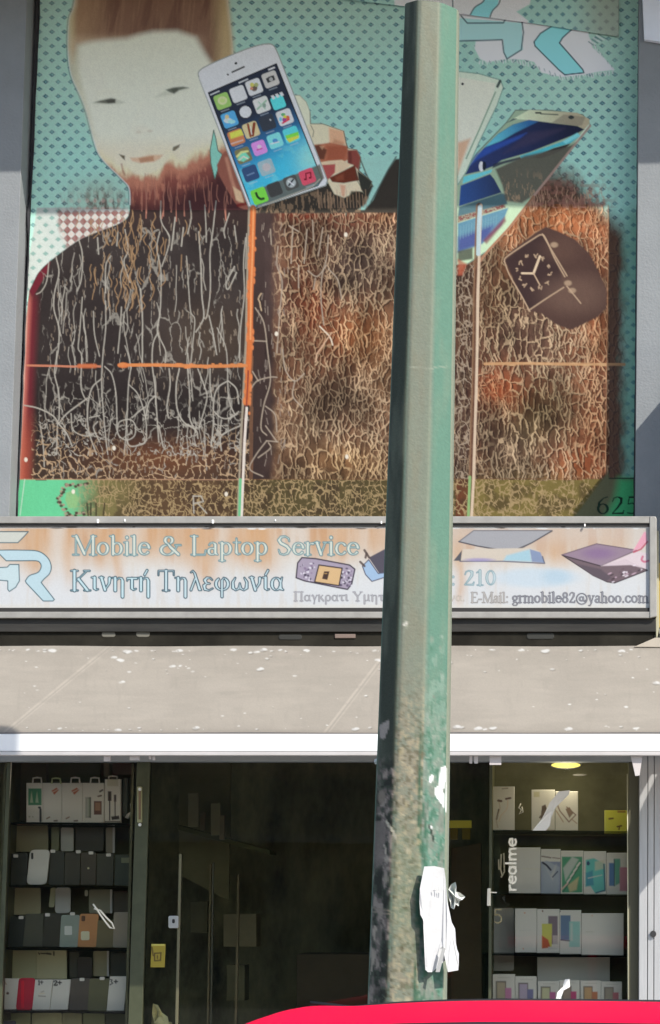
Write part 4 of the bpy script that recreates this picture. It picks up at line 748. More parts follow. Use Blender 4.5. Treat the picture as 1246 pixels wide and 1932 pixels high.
    return cv
# ================================================================== AWNING TOP (canvas in photo pixels of its front, sheared to the slope)
def awning_canvas():
    nx, ny = 900, 130; U, V = np.meshgrid(np.linspace(0,1,nx), np.linspace(0,1,ny)); X = -100+1500*U; Y = 1219+163*V
    cv = Canvas(X, Y, sun(216,206,192)*1.17); cv.st = 1.7; cv.st = 1.3; n = fbm(X/120, Y/50, 3)
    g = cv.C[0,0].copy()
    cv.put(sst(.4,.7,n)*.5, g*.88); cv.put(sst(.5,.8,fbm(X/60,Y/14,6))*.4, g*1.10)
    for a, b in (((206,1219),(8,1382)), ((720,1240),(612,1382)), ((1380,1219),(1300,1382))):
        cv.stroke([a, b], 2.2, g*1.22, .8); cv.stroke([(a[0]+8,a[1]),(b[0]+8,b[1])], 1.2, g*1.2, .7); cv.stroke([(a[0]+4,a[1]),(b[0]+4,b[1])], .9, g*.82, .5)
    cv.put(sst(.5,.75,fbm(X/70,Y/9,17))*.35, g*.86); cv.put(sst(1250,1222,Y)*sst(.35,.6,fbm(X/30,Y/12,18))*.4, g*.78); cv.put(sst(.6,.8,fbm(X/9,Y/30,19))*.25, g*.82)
    rs = random.Random(11); W = np.array((.84,.82,.78))
    for i in range(200):
        t = rs.random()**3.0; y = 1226+t*150 if i > 40 else 1374+rs.uniform(-4,4); x = rs.uniform(-60,1300)
        if rs.random() < .5: x = rs.choice((60,110,240,330,450,500,690,740,890,1080,1180))+rs.gauss(0,26)
        s_ = rs.choice((.8,1.1,1.6,2.4,3.8))*rs.uniform(.7,1.2)
        if rs.random() < .35: cv.ell(x+1, y+1.5, s_*1.8, s_*.8, g*.55, .7, .4)
        cv.ell(x, y, s_*1.5, s_*.62, W, rs.uniform(.5,1), .4, rs.uniform(-.25,.1))
        if s_ > 3: cv.ell(x+4, y+rs.uniform(-2,2), s_*1.2, s_*.6, W, .9, .4, rs.uniform(-.5,.5))
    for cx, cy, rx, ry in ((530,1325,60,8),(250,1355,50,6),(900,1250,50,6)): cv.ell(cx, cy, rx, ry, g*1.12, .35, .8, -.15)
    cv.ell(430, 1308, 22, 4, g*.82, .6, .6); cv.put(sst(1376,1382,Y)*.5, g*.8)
    cv.C *= (0.96+0.07*np.random.RandomState(9).rand(*X.shape))[..., None]
    return cv
# ================================================================== THE SETTING
KD = 0.19
def dsp(*c): return np.clip(lin(c)/KD*np.array((1.06, .99, .84)), 0.008, np.array((.86, .80, .66)))
stucco = mat('grey_render', sun(164,168,170), .85, var=.10, vscale=5, bump=.5, bscale=90)
asph = mat('asphalt', (.13,.13,.128), .9, var=.3, vscale=30, bump=.8, bscale=160)
pav = mat('pavement_concrete', (.58,.57,.53), .9, var=.12, vscale=10, bump=.6, bscale=80)
tag(wobj('road', -60, 60, -60, -3.55, -.33, -.13, asph), kind='structure')
bm = bmesh.new()
for i in range(-14, 15):
    for j in range(6): wbox(bm, i*.6+.004, i*.6+.596, -3.32+j*.56+.004, -3.32+j*.56+.556, -.12, 0, .004)
tag(bm_to('pavement', bm, pav), kind='structure')
tag(wobj('pavement_bed', -60, 60, -3.35, .0, -.2, -.012, mat('mortar', (.16,.155,.15), .95)), kind='structure')
bm = bmesh.new()
for i in range(-14, 15): wbox(bm, i*1.0+.004, i*1.0+.996, -3.55, -3.36, -.25, .008, .012)
tag(bm_to('kerb', bm, mat('kerb_stone', (.36,.35,.33), .85, var=.2, vscale=14, bump=.5)), kind='structure')
# ------------------------------------------------------------------ the building
B = thing('shop_building', (Xw(623, 0), 0, 0), 'grey rendered shop building with recessed bay, stone-grey piers and glazed ground floor', 'building')
def quad_to(name, pts, Y0, Y1, m, bev=.004): return ext(name, pts, Y0, Y1-Y0, m, B, bev)
quad_to('pier', [(60,-260),(-700,-260),(-700,1224),(9,1224)], YP, .05, stucco)
quad_to('pier', [(1208,-260),(1700,-260),(1700,1424),(1195,1424),(1199,975)], YP, .05, stucco)
quad_to('recess_wall', [(20,-260),(1290,-260),(1290,1000),(0,1000)], .06, .20, mat('recess', (.2,.2,.2), .9))
zt = Z(1224, 0); zb = Z(1432, 0)
quad_to('header_beam', [(-700,985),(1195,985),(1195,1436),(-700,1436)], -.10, .05, stucco)
wobj('balcony_slab', -5, 6, -1.14, .3, 6.17, 6.32, mat('slab', (.4,.39,.37), .85, var=.15, bump=.4), B, .01)
wobj('upper_wall', -5, 6, .02, .3, 6.32, 9, mat('upper', (.42,.41,.38), .85, var=.15, bump=.4), B)
roomm = mat('shop_interior', (.34,.33,.17), .8, vscale=2.2, var=.5, col2=(.02,.02,.01), stretch=(1.2,1,.55))  # olive mottle in the wall colour stands in for reflections in the door glass
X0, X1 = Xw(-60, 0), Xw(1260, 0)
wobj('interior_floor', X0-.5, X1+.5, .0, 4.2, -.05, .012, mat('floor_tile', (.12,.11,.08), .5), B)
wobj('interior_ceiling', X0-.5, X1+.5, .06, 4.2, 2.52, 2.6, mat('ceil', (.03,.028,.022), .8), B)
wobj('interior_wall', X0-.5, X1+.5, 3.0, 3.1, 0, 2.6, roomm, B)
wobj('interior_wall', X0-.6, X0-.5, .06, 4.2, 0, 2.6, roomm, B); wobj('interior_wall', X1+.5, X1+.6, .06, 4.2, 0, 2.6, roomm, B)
fram = mat('dark_aluminium', dsp(48,52,42)*.5, .4, .3, var=.2, vscale=20); alum = mat('pale_aluminium', (.50,.50,.50), .42, .35, var=.12, vscale=9, stretch=(6,6,.4))
G_ = glass_mat('window_glass', (.99,.99,.975), .45)
def frame(name, pts, m=fram, Y0=-.03, Y1=.03, p=B): return ext(name, pts, Y0, Y1-Y0, m, p, .002)
YB_ = 2360
# mullions
frame('mullion', [(259,1424),(284,1424),(255,YB_),(228,YB_)]); frame('mullion', [(14,1424),(21,1424),(-14,YB_),(-24,YB_)])
frame('mullion', [(924,1424),(929,1424),(925,YB_),(919,YB_)]); frame('mullion', [(1187,1424),(1206,1424),(1204,YB_),(1180,YB_)], mat('black_frame', dsp(34,34,28), .5))
frame('transom', [(-300,1424),(1200,1424),(1200,1431),(-300,1431)])
frame('stall_riser', [(-24,2040),(258,2040),(250,2396),(-40,2396)], mat('riser', (.2,.2,.19), .7)); frame('stall_riser', [(925,2040),(1200,2040),(1200,2396),(922,2396)], mat('riser', (.2,.2,.19), .7))
def pane(x0a, x1a, x0b, x1b, yb, lab=None):
    o = frame('window_pane', [(x0a,1430),(x1a,1430),(x1b,yb),(x0b,yb)], G_, -.004, .002)
    return o
pane(21, 259, -5, 246, 2040); pane(929, 1187, 925, 1184, 2040); pane(-260, 14, -260, -14, 2040)
dr = frame('door', [(338,1611),(343,1611),(327,YB_),(321,YB_)], mat('door_edge', dsp(92,92,78)*.3, .35, .5), -.02, .02)
dp = frame('door_pane', [(286,1432),(922,1432),(920,YB_),(258,YB_)], G_, -.006, .0, dr) 
lk = frame('lock', rrect(318,1728,337,1751,3), mat('lock_metal', (.55,.54,.5), .3, .8), -.045, -.012, dr); frame('keyhole', rrect(325,1734,330,1742,2), mat('black', (.02,.02,.02), .5), -.05, -.040, dr)
frame('door_stile', [(401,1627),(404,1627),(394,YB_),(390,YB_)], mat('stile_b', dsp(58,58,46)*.4, .5), .10, .12, dr)
h = frame('pull_handle', rrect(259,1484,268,1552,2), mat('handle_frame', dsp(70,72,58), .4, .4), -.045, -.02)
frame('handle_inset', rrect(261.5,1490,266,1546,1), mat('handle_dark', dsp(48,40,32), .5), -.049, -.043)
for yy in (1489, 1556): frame('screw', rrect(261,yy-3,267,yy+3,2.5), mat('screw', (.75,.75,.7), .3, .6), -.055, -.045)
# hinge on the right display
frame('hinge', [(920,1676),(926,1676),(926,1709),(919,1709)], mat('hinge_metal', dsp(150,146,130), .4, .3), -.05, -.03); frame('hinge', [(926,1682),(938,1683),(938,1685),(926,1685)], mat('hinge_metal', (.4,.4,.36), .4), -.04, -.03)
# post at the right with two vertical grooves and a screw
for a, b in ((1207,1222),(1223.5,1234),(1235.5,1262)): frame('door_post', [(a,1424),(b,1424),(b-2,YB_),(a-2,YB_)], alum, -.075, .0)
frame('door_post', [(1206,1424),(1262,1424),(1262,YB_),(1204,YB_)], mat('groove', (.16,.16,.16), .6), -.066, .0)
frame('door_post', [(1264,1424),(1700,1424),(1700,YB_),(1264,YB_)], alum, -.07, .0)
frame('post_bolt', [(1233+6*math.cos(a*.785), 1762+6.5*math.sin(a*.785)) for a in range(8)], mat('bolt_black', (.03,.03,.03), .5), -.09, -.072)
# pale panel at the very top right
ext('fascia_panel', [(1210,-60),(1700,-60),(1700,140),(1250,79),(1216,74)], YP-.03, .03, mat('fascia', shd(150,158,172), .7, var=.08), B, .002)
# ================================================================== BANNER
cv = banner_canvas(); logo_paint(cv)
bn = canvas_mesh('advert_banner', banner_points(cv), cv.C, paint_mat('banner_vinyl', .75, .06), None)
tag(bn, 'huge weathered banner of a smiling man with a white phone, lower half brown and cracked', 'banner')
cs = strip_canvas(); P = at_arr(cs.X, cs.Y, YB-.02); st = canvas_mesh('banner_strip', P, cs.C, paint_mat('banner_vinyl'), None, .003)
tag(st, 'narrow slanting strip of teal dotted vinyl overlapping the top right of the large banner', 'banner strip')
# edge cord of the banner
cord = mat('cord', (.03,.03,.035), .8)
def tube(name, pts, r, m, parent=None, n=6, smooth=True):
    bm = bmesh.new(); rings = []
    P = [Vector(tuple(p)) for p in pts]
    for i, p in enumerate(P):
        t = (P[min(i+1, len(P)-1)]-P[max(i-1, 0)]).normalized(); a = t.orthogonal().normalized() if i == 0 else (a-t*a.dot(t)).normalized(); b = t.cross(a)
        rr = r[i] if hasattr(r, '__len__') else r
        rings.append([bm.verts.new(p+a*rr*math.cos(k*2*math.pi/n)+b*rr*math.sin(k*2*math.pi/n)) for k in range(n)])
    for u, v in zip(rings[:-1], rings[1:]):
        for k in range(n): bm.faces.new((u[k], u[(k+1) % n], v[(k+1) % n], v[k]))
    bm.faces.new(rings[0]); bm.faces.new(rings[-1][::-1]); return bm_to(name, bm, m, parent, smooth)
yy = list(range(-60, 975, 22)); rs = random.Random(2)
tube('edge_cord', [at(75-43*y/975+rs.uniform(-.8,.8)+(-4*math.exp(-((y-410)/18)**2)), y, -.012) for y in yy], [.0045+(.006 if abs(y-410) < 20 else 0) for y in yy], cord, bn)
tube('edge_cord', [at(1206-9*y/975+rs.uniform(-.6,.6), y, -.02) for y in yy], .004, cord, bn)
# ================================================================== LIGHT BOX SIGN
S = thing('shop_sign', at(620, 1218, YS+.1), 'long light-box shop sign with rust-stained white face, teal outlined lettering and grey metal frame', 'sign')
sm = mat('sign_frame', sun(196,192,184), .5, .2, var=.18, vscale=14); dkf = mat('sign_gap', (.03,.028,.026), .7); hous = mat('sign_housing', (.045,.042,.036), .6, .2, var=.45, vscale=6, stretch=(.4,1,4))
cv = sign_canvas(); P = at_arr(cv.X, cv.Y, YS+.012); canvas_mesh('sign_face', P, cv.C, paint_mat('sign_vinyl', .35, .4), S, .004)
def sp(name, pts, Y, d, m, bev=.003): return ext(name, pts, Y, d, m, S, bev)
sp('box_body', rect(-300,978,1236,1160), YS+.03, .2, sm)
sp('frame', rect(-300,974,1226,987), YS-.004, .22, sm); sp('frame', rect(-300,1154,1226,1166), YS-.004, .20, sm)
sp('gap', rect(-300,987,1226,993), YS+.004, .02, dkf); sp('gap', rect(-300,1146.5,1226,1154), YS+.004, .02, dkf)
sp('end_cap', [(1226,974),(1237,974),(1239.5,978),(1240,1163),(1226,1166)], YS-.008, .24, sm, .004)
sp('end_cap_rim', [(1240,1000),(1243,1002),(1244,1186),(1240,1206),(1238,1200),(1238,1166)], YS+.02, .1, mat('capcream', sun(206,200,168), .6))
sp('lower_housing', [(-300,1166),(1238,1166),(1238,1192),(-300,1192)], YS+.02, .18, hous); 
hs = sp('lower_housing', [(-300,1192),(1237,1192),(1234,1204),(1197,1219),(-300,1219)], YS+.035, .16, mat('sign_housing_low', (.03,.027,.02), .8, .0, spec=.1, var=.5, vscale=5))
sp('maker_plate', [(632,1196),(671,1196),(671,1204),(632,1204)], YS+.028, .01, mat('plate', sun(150,130,118), .6))
for x, y, w_, h_ in ((205,1197,13,5),(270,1196,13,6),(548,1202,22,5),(1020,1200,26,6)): sp('dent', rrect(x-w_,y-h_,x+w_,y+h_,h_*.9), YS+.032, .01, mat('dent%d' % (x > 500), (.16,.15,.12) if x < 500 else (.03,.03,.025), .7))
for x, y, r in ((185,982,3),(402,983,3),(236,981,2),(520,981,1.5),(720,985,2),(1104,990,2)): sp('paint_drip', rrect(x-r*.7,y-r,x+r*.7,y+r*1.6,r*.6), YS-.008, .006, mat('drip', (.82,.81,.78), .6), 0)
# neighbouring sign at the rim; unseen blade added to cast the diagonal shadow
ny = thing('neighbour_sign', at(1300, 1190, YS), 'yellow edge of the next shop\'s sign at the right rim of the picture', 'sign')
ext('panel', rect(1241,1062,1560,1184), YS+.03, .12, mat('yellow_sign', sun(206,176,96), .5, var=.1), ny, .003); ext('frame', rect(1244,1186,1560,1196), YS+.03, .12, sm, ny, .003)
xb = Xw(1341, 0, 800); bl = thing('shadow_blade', (xb, -.35, Z(985, -.3, 1341)), 'unseen blade panel off to the right, added to cast the diagonal shadow', 'sign')
wobj('panel', xb, xb+.09, -.715, -.17, Z(975, 0, 1341), Z(655, 0, 1341), mat('shadow_blade_white', (.7,.7,.68), .5), bl, .006); wobj('shadow_blade_bracket', xb+.03, xb+.06, -.17, -.155, Z(900,0,1341), Z(880,0,1341), dkf, bl)  # panel and bracket of the added, unseen shadow blade
# ================================================================== AWNING
A = thing('awning', at(620, 1424, -.6), 'sloping beige shop awning speckled with white droppings, with a bright white valance', 'awning')
YA0 = YS+.03
cv = awning_canvas(); V = (cv.Y-1219)/163.0; Yp = YA0+(YV-YA0)*V
P = np.zeros(cv.X.shape+(3,)); D = np.stack([(cv.X-PW/2)/FPX, -(cv.Y-PH/2)/FPX, -np.ones_like(cv.X)], -1) @ R3.T; P[:] = CL+D*((Yp-CL[1])/D[..., 1])[..., None]
P[..., 2] += 0.0015*np.sin(cv.X/60); am = paint_mat('awning_cloth', .9, .08, .25, 260); n_ = am.node_tree; tl = n_.nodes.new('ShaderNodeBsdfTranslucent'); mx = n_.nodes.new('ShaderNodeMixShader'); mx.inputs[0].default_value = .5
n_.links.new(n_.nodes['Attribute'].outputs['Color'], tl.inputs[0]); n_.links.new(n_.nodes['Principled BSDF'].outputs[0], mx.inputs[1]); n_.links.new(tl.outputs[0], mx.inputs[2]); n_.links.new(mx.outputs[0], n_.nodes['Material Output'].inputs[0])
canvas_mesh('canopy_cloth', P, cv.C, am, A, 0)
clo = mat('awning_plain', sun(212,200,182)*1.1, .85, var=.1)
ext('canopy_shoulder', [(1197,1221),(1236,1204),(1404,1204),(1404,1223)], YA0+.0, -.02, clo, A)
def ap(name, pts, Y, d, m, bev=.002): return ext(name, pts, Y, d, m, A, bev)
ap('valance', rect(-300,1385,1402,1417), YV-.004, .018, mat('valance_white', (.86,.86,.84), .5, var=.05, vscale=4)); ap('hem_cord', rect(-300,1382,1402,1385), YV+.002, .014, mat('hem', (.2,.19,.18), .8), 0)
ap('front_bar', rect(-300,1418,1402,1425), YV-.01, .05, mat('bar', (.62,.58,.55), .45, .3, var=.1))
br = mat('bracket_grey', (.55,.50,.48), .6)
for pts in (rect(924,1424,946,1443), rect(196,1424,208,1436), rect(245,1424,263,1434), [(1190,1424),(1213,1424),(1207,1463),(1199,1464)], rect(886,1424,891,1440), rect(895,1424,902,1440), rect(281,1424,286,1432), rect(288,1424,292,1434)): ap('clip', pts, YV+.02, .02, br, .001)
xe = Xw(1404, 0, 1400)
bm = bmesh.new(); zl, zv, zw = Z(1419, YV, 1380), Z(1384, YV, 1380), Z(1206, YA0, 1380)
v1 = [bm.verts.new((xe, y, z)) for y, z in ((YV, zl), (YV, zv), (YA0, zw), (-.16, zw), (-.16, zl))]; v2 = [bm.verts.new((xe+.01, v.co.y, v.co.z)) for v in v1]
bm.faces.new(v1); bm.faces.new(v2[::-1]); [bm.faces.new((v1[i], v2[i], v2[(i+1) % 5], v1[(i+1) % 5])) for i in range(5)]
bm_to('side_valance', bm, clo, A)
# ================================================================== DISPLAY CABINETS
def cabinet(name, xa, xb_, shelves, lab):
    t = thing(name, (Xw((xa+xb_)/2, .2), .2, Z(2040, .2)), lab, 'cabinet'); bk = mat('cab_back', dsp(60,60,46), .7, var=.3, vscale=3, col2=dsp(42,42,30)); shm = glass_mat('shelf_glass', (.80,.84,.80), .5)
    x0 = Xw(xa, .1, 1600); x1 = Xw(xb_, .1, 1600)
    wobj('back_panel', x0, x1, .42, .44, Z(2040, .2), 2.5, bk, t); wobj('side_panel', x0-.012, x0, .02, .44, Z(2040, .2), 2.5, bk, t); wobj('side_panel', x1, x1+.012, .02, .44, Z(2040, .2), 2.5, bk, t)
    for i, ys in enumerate(shelves): z = Z(ys, .14, (xa+xb_)/2); wobj('shelf_board', x0+.002, x1-.002, .05, .41, z-.009, z-.0005, shm, t)
    return t
cabinet('display_cabinet', 14, 250, (1553,1671,1789,1906,2030), 'tall glass-shelved display cabinet full of phone cases behind the left window')
cabinet('display_cabinet', 930, 1188, (1568,1686,1800,1905,2030), 'display cabinet holding boxed handsets behind the right window')
tube('edge_strip', [at(22,1426,-.02), at(12,1600,-.02), at(2,1780,-.02), at(-4,1932,-.02)], .004, mat('edge_l', dsp(150,146,120), .5), B)
tube('edge_strip', [at(1184,1460,-.035), at(1186,1932,-.035)], .0025, mat('edge_r', dsp(90,92,84), .5), B)
# ---- printed boxes
PB = paint_mat('printed_card', .5, .4)
def pbox(name, x0, y0, x1, y1, Y, base, draw, lab, cat_, group, d=.035, skew=0):
    cv = grid_canvas(0, y0, 1, y1, 1.3, dsp(*base)); nx = max(3, int((x1-x0)/1.2)); U, V = np.meshgrid(np.linspace(0,1,nx), np.linspace(0,1,cv.X.shape[0])); Yy = y0+(y1-y0)*V
    cv = Canvas(x0+(x1-x0)*U+skew*(1-V), Yy, dsp(*base)); cv.st = 1.3
    f = lambda u, v: (x0+(x1-x0)*u, y0+(y1-y0)*v)
    if draw: draw(cv, f)
    e = np.minimum(np.minimum(U*(x1-x0), (1-U)*(x1-x0)), np.minimum(V*(y1-y0), (1-V)*(y1-y0))); cv.C *= (.72+.28*sst(.0, 1.6, e))[..., None]*0+1
    o = canvas_mesh(name, at_arr(cv.X, cv.Y, Y), cv.C, PB, None, d, smooth=False); return tag(o, lab, cat_, group)
def dk_(c): return dsp(*c)*(.45+.55*min(1, sum(c)/480.0))
def P_(cv, f, pts, c, a=1, soft=.8): cv.poly([f(*p) for p in pts], dk_(c), a, soft)
def S_(cv, f, pts, r, c, a=1): cv.stroke([f(*p) for p in pts], r, dk_(c), a, .7)
def R_(u0, v0, u1, v1): return [(u0,v0),(u1,v0),(u1,v1),(u0,v1)]
def case(x0, y0, x1, y1, Y, col, lab, tagc=None, skew=3, name='phone_case', cat_='phone case', grp='phone cases on the left display shelves', deco=None, th=.012, r=3.5, rough=.35):
    key = 'c%d_%d_%d' % tuple(col); lu = .5+.5*min(1, sum(col)/390.0); m = mat(key, dsp(*col)*lu, rough, spec=.35, var=.06, vscale=12); P = rrect(x0, y0, x1, y1, min(r, (x1-x0)*.3), 3, skew)
    sub = []
    if tagc: sub.append(('hang_tag', rrect(tagc[0]-4.5, tagc[1]-3, tagc[0]+4.5, tagc[1]+3, 1.5), dsp(196,190,170)))
    if deco: sub += deco
    bm = bmesh.new(); prism(bm, [at(x, y, Y) for x, y in P], th, .002)
    if sub:
        o = bm_to(name, bm, m)
        for nme, pts, cc_ in sub:
            mm = mat('d%02x%02x%02x' % tuple(int(255*v) for v in cc_), cc_, .5); ext(nme, pts, Y-.003, .003, mm, o)
    else: o = bm_to(name, bm, m)
    return tag(o, lab, cat_, grp)
# ================================================================== LEFT DISPLAY
YF, YK = .14, .30
gA = 'accessory boxes on the top left shelf'
def d1(cv, f): P_(cv,f,R_(.12,.14,.92,.56),(40,84,62)); [P_(cv,f,[(u,.5),(u+.1,.2),(u+.2,.5)],(96,112,96),.9) for u in (.22,.55)]; S_(cv,f,[(.86,.66),(.86,.97)],2,(24,28,26)); cv.ell(*f(.8,.62),3,2.2,dsp(30,34,30)); [cv.ell(*f(u,.85),1.6,1.6,dsp(90,90,78)) for u in (.2,.4)]
def d2(k):
    def g(cv, f):
        P_(cv,f,[(.0,.5),(.7,.3),(.95,.4),(.5,.95),(0,.98)],(192,160,136),.55,5); P_(cv,f,[(.45,.2),(.72,.12),(.84,.18),(.6,.3)],(176,58,36),1,1); S_(cv,f,[(.5,.24),(.8,.16)],.6,(210,200,180)); S_(cv,f,[(.1,.72),(.5,.52)],1,(196,170,140),.7)
        cv.ell(*f(.2,.56),4,2,dsp(150,136,118),.5); S_(cv,f,[(.2,.9),(.35,.86)],1.2,(86,66,50)); S_(cv,f,[(.6,.96),(.75,.95)],1.4,(70,60,50)); P_(cv,f,R_(0,0,1,.1),(150,160,132),.6,2)
    return g
def d4(cv, f): P_(cv,f,R_(.12,.36,.38,.88),(40,46,36)); P_(cv,f,R_(.2,.4,.32,.84),(84,96,76),.5); P_(cv,f,R_(.52,.46,.88,.8),(70,48,40)); P_(cv,f,R_(.58,.5,.82,.7),(104,80,66),.7); S_(cv,f,[(.8,.22),(.92,.18)],1.6,(50,44,36)); S_(cv,f,[(.72,.34),(.86,.32)],1.6,(70,60,50)); P_(cv,f,R_(0,0,.3,1),(176,184,150),.5,3); P_(cv,f,R_(.84,.8,.95,.88),(210,205,190))
def d5(cv, f): P_(cv,f,R_(.15,.0,.85,.16),(120,108,98)); P_(cv,f,R_(.2,.28,.42,.5),(40,30,26)); S_(cv,f,[(.31,.5),(.31,.94)],1.2,(44,38,34)); P_(cv,f,R_(.58,.36,.72,.52),(44,36,30)); S_(cv,f,[(.65,.5),(.66,.86)],1.1,(56,48,40)); P_(cv,f,[(.4,.86),(.9,.84),(.94,.92),(.45,.94)],(36,32,30)); S_(cv,f,[(.05,.98),(.95,.98)],1,(60,52,46))
pb = []
pb.append(pbox('accessory_box',50,1477,81,1552,YF,(176,176,154),d1,'white accessory box with a dark green picture, first from the left on the top shelf','box',gA))
pb.append(pbox('accessory_box',81.6,1477,117,1552,YF,(190,184,162),d2(1),'white box with orange streak and red mark, beside the green-pictured box','box',gA))
pb.append(pbox('accessory_box',117.6,1477,156,1552,YF,(192,186,162),d2(2),'white box with orange streak and red mark, left of the charger box','box',gA))
pb.append(pbox('accessory_box',156.6,1477,197,1552,YF,(180,180,154),d4,'pale box printed with two dark charger plugs on the top left shelf','box',gA))
pb.append(pbox('cable_box',198,1470,228,1552,YF-.02,(186,178,164),d5,'white box printed with two black cables, rightmost on the top left shelf','box',gA))
for i, (o, x, y) in enumerate(((pb[0],70,1470),(pb[1],106,1471),(pb[2],142,1470),(pb[3],179,1470),(pb[4],213,1467))):
    c = dsp(*((170,166,146),(92,98,74),(170,166,146),(190,186,168),(166,156,148))[i]); m = mat('hook%d' % i, c, .5)
    tube('hang_tab', [at(x-8,y+8,YF), at(x-7,y-2,YF), at(x,y-3,YF), at(x+8,y-2,YF), at(x+9,y+8,YF)], .0045, m, o)
case(232,1468,241,1540,YF,(36,38,30),'slim dark hanging pack at the right end of the top left shelf',None,1,'hanging_pack','pack','loose accessories on the left display shelves')
o = tube('charging_plug', [at(247,1516,YF), at(248,1532,YF), at(243,1538,YF), at(240,1544,YF)], [.004,.004,.011,.012], mat('plugw', dsp(196,190,170), .4)); tag(o, 'small white charging plug lying at the right end of the top left shelf', 'plug')
gP = 'phone cases on the left display shelves'
W_ = (196,190,170)
# second shelf
case(20,1609,51,1670,YF,(28,28,20),'black case with a white tag, first from the left on the second shelf',(30,1615),2,th=.012)
case(50,1603,88,1669,YF-.02,(128,124,106),'pale grey handset case leaning at the left of the second shelf',None,7,deco=[('slot',rrect(59,1609,63,1621,1.5),dsp(24,24,18))],r=8)
case(92,1606,121,1670,YF,(33,33,24),'near-black case tagged white, third on the second left shelf',(100,1606),1)
case(122,1608,151,1670,YF,(40,38,28),'dark olive case with white tag in the middle of the second left shelf',(148,1607),1)
case(152,1608,181,1670,YF,(44,40,30),'dark brown case with a pale dot on the second left shelf',(172,1609),1,deco=[('dot',rrect(165,1636,169,1640,1.8),dsp(120,110,90))])
case(182,1610,214,1671,YF,(38,38,28),'dark case with white tag, second from the right on the second left shelf',(205,1613),1)
case(216,1612,248,1671,YF,(32,38,28),'very dark green case at the right end of the second left shelf',None,1,deco=[('label',rrect(229,1618,246,1628,1),dsp(60,64,50))])
case(20,1558,91,1607,YK,(92,88,68),'wide grey sleeve standing behind the cases at the left of the second shelf',None,0,'tablet_sleeve','sleeve','grey sleeves behind the cases')
case(97,1560,112,1605,YK,(82,82,60),'narrow mottled green case in the back row of the second left shelf',None,0)
case(115,1561,139,1606,YK,(126,124,104),'pale grey case in the back row of the second left shelf',None,0)
case(143,1561,196,1606,YK,(46,42,30),'wide dark brown wallet case in the back row of the second left shelf',None,0)
case(200,1561,217,1609,YK,(96,90,76),'grey case with a light edge in the back row of the second left shelf',None,0,deco=[('edge',rrect(213,1561,217,1609,1),dsp(150,144,122))])
# third shelf
case(14,1729,44,1787,YF,(22,24,18),'black case with a silver corner, first on the third left shelf',(40,1731),6)
case(42,1724,80,1786,YF,(44,44,34),'charcoal case second from the left on the third shelf',None,6)
case(79,1723,113,1787,YF,(32,30,20),'brown-black case with a white tag on the third left shelf',(90,1726),3)
case(112,1726,147,1787,YF,(80,88,84),'blue-grey case with a small square window on the third left shelf',(137,1724),4,deco=[('camera_window',rrect(122,1747,136,1764,2),dsp(104,108,116))])
case(146,1724,182,1787,YF,(120,78,50),'orange-brown case with a pale square on the third left shelf',None,5,deco=[('camera_window',rrect(153,1757,169,1774,3),dsp(160,128,94)),('camera_cutout',rrect(154,1728,161,1738,2),dsp(50,36,24))])
case(181,1736,213,1788,YF,(66,62,44),'olive case between the orange-brown and the grey case',None,3)
case(213,1721,249,1788,YF,(84,80,72),'plain mid-grey case at the right end of the third left shelf',None,2)
case(14,1675,77,1726,YK,(98,94,74),'wide light-grey sleeve in the back row of the third left shelf',None,0,'tablet_sleeve','sleeve','grey sleeves behind the cases')
case(92,1675,102,1712,YK,(108,108,86),'narrow grey-green case in the back row of the third left shelf',None,4)
case(104,1674,133,1723,YK,(134,130,108),'pale grey rounded case in the back row of the third left shelf',None,1,r=6)
case(168,1678,212,1723,YK,(88,86,72),'grey case with bright right edge in the back row of the third left shelf',None,0,deco=[('edge',rrect(208,1678,212,1723,1),dsp(164,160,138)),('spot',rrect(160,1679,166,1691,3),dsp(120,118,98))])
case(214,1681,247,1722,YK,(52,46,32),'dark brown case in the back row at the right of the third left shelf',None,0)
# fourth shelf
def tx(s, x0, x1, b, c, col=(30,28,24)):
    def g(cv, f): word(cv, s, x0, x1, b, c, dsp(*col), None, fillgrow=.3)
    return g
def wcase(x0,y0,x1,y1,base,draw,lab,skew=6): return pbox('phone_case',x0,y0,x1,y1,YF,base,draw,lab,'phone case',gP,.012,skew)
def w1(cv,f): cv.ell(15,1874,2.6,2.4,dsp(50,34,28)); cv.stroke([(8,1851),(12,1857)],1.2,dsp(96,84,70))
def w2(cv,f): word(cv,'1',72,76,1858,8,dsp(24,22,20),None,fillgrow=.6); cv.stroke([(77,1853),(81,1853)],1.1,dsp(24,22,20)); cv.stroke([(79,1851),(79,1856)],1,dsp(24,22,20)); cv.stroke([(73,1879),(86,1880)],.9,dsp(80,74,66)); cv.stroke([(78,1872),(83,1870)],.9,dsp(90,84,76)); cv.stroke([(74,1875),(84,1874)],.8,dsp(110,104,92))
def w3(cv,f): word(cv,'2',101,109,1859,9,dsp(24,22,20),None,fillgrow=.8); cv.stroke([(110,1854),(116,1854)],1.2,dsp(24,22,20)); cv.stroke([(113,1851),(113,1857)],1.1,dsp(24,22,20))
def w4(cv,f): cv.stroke([(208,1848),(212,1849),(210,1852),(213,1855),(208,1858)],1,dsp(24,22,20)); cv.stroke([(216,1852),(222,1852)],1.2,dsp(24,22,20)); cv.stroke([(219,1849),(219,1855)],1.1,dsp(24,22,20))
wcase(-2,1846,30,1904,(166,156,134),w1,'off-white case with one dark dot at the left end of the fourth shelf')
case(30,1845,61,1905,YF,(150,20,34),'bright red phone case on the fourth shelf, the only red one',None,6,r=6,deco=[('spine',rrect(40,1850,46,1902,2),dsp(120,12,26))])
wcase(61,1848,94,1905,(160,152,132),w2,'off-white case marked 1+ beside the red case')
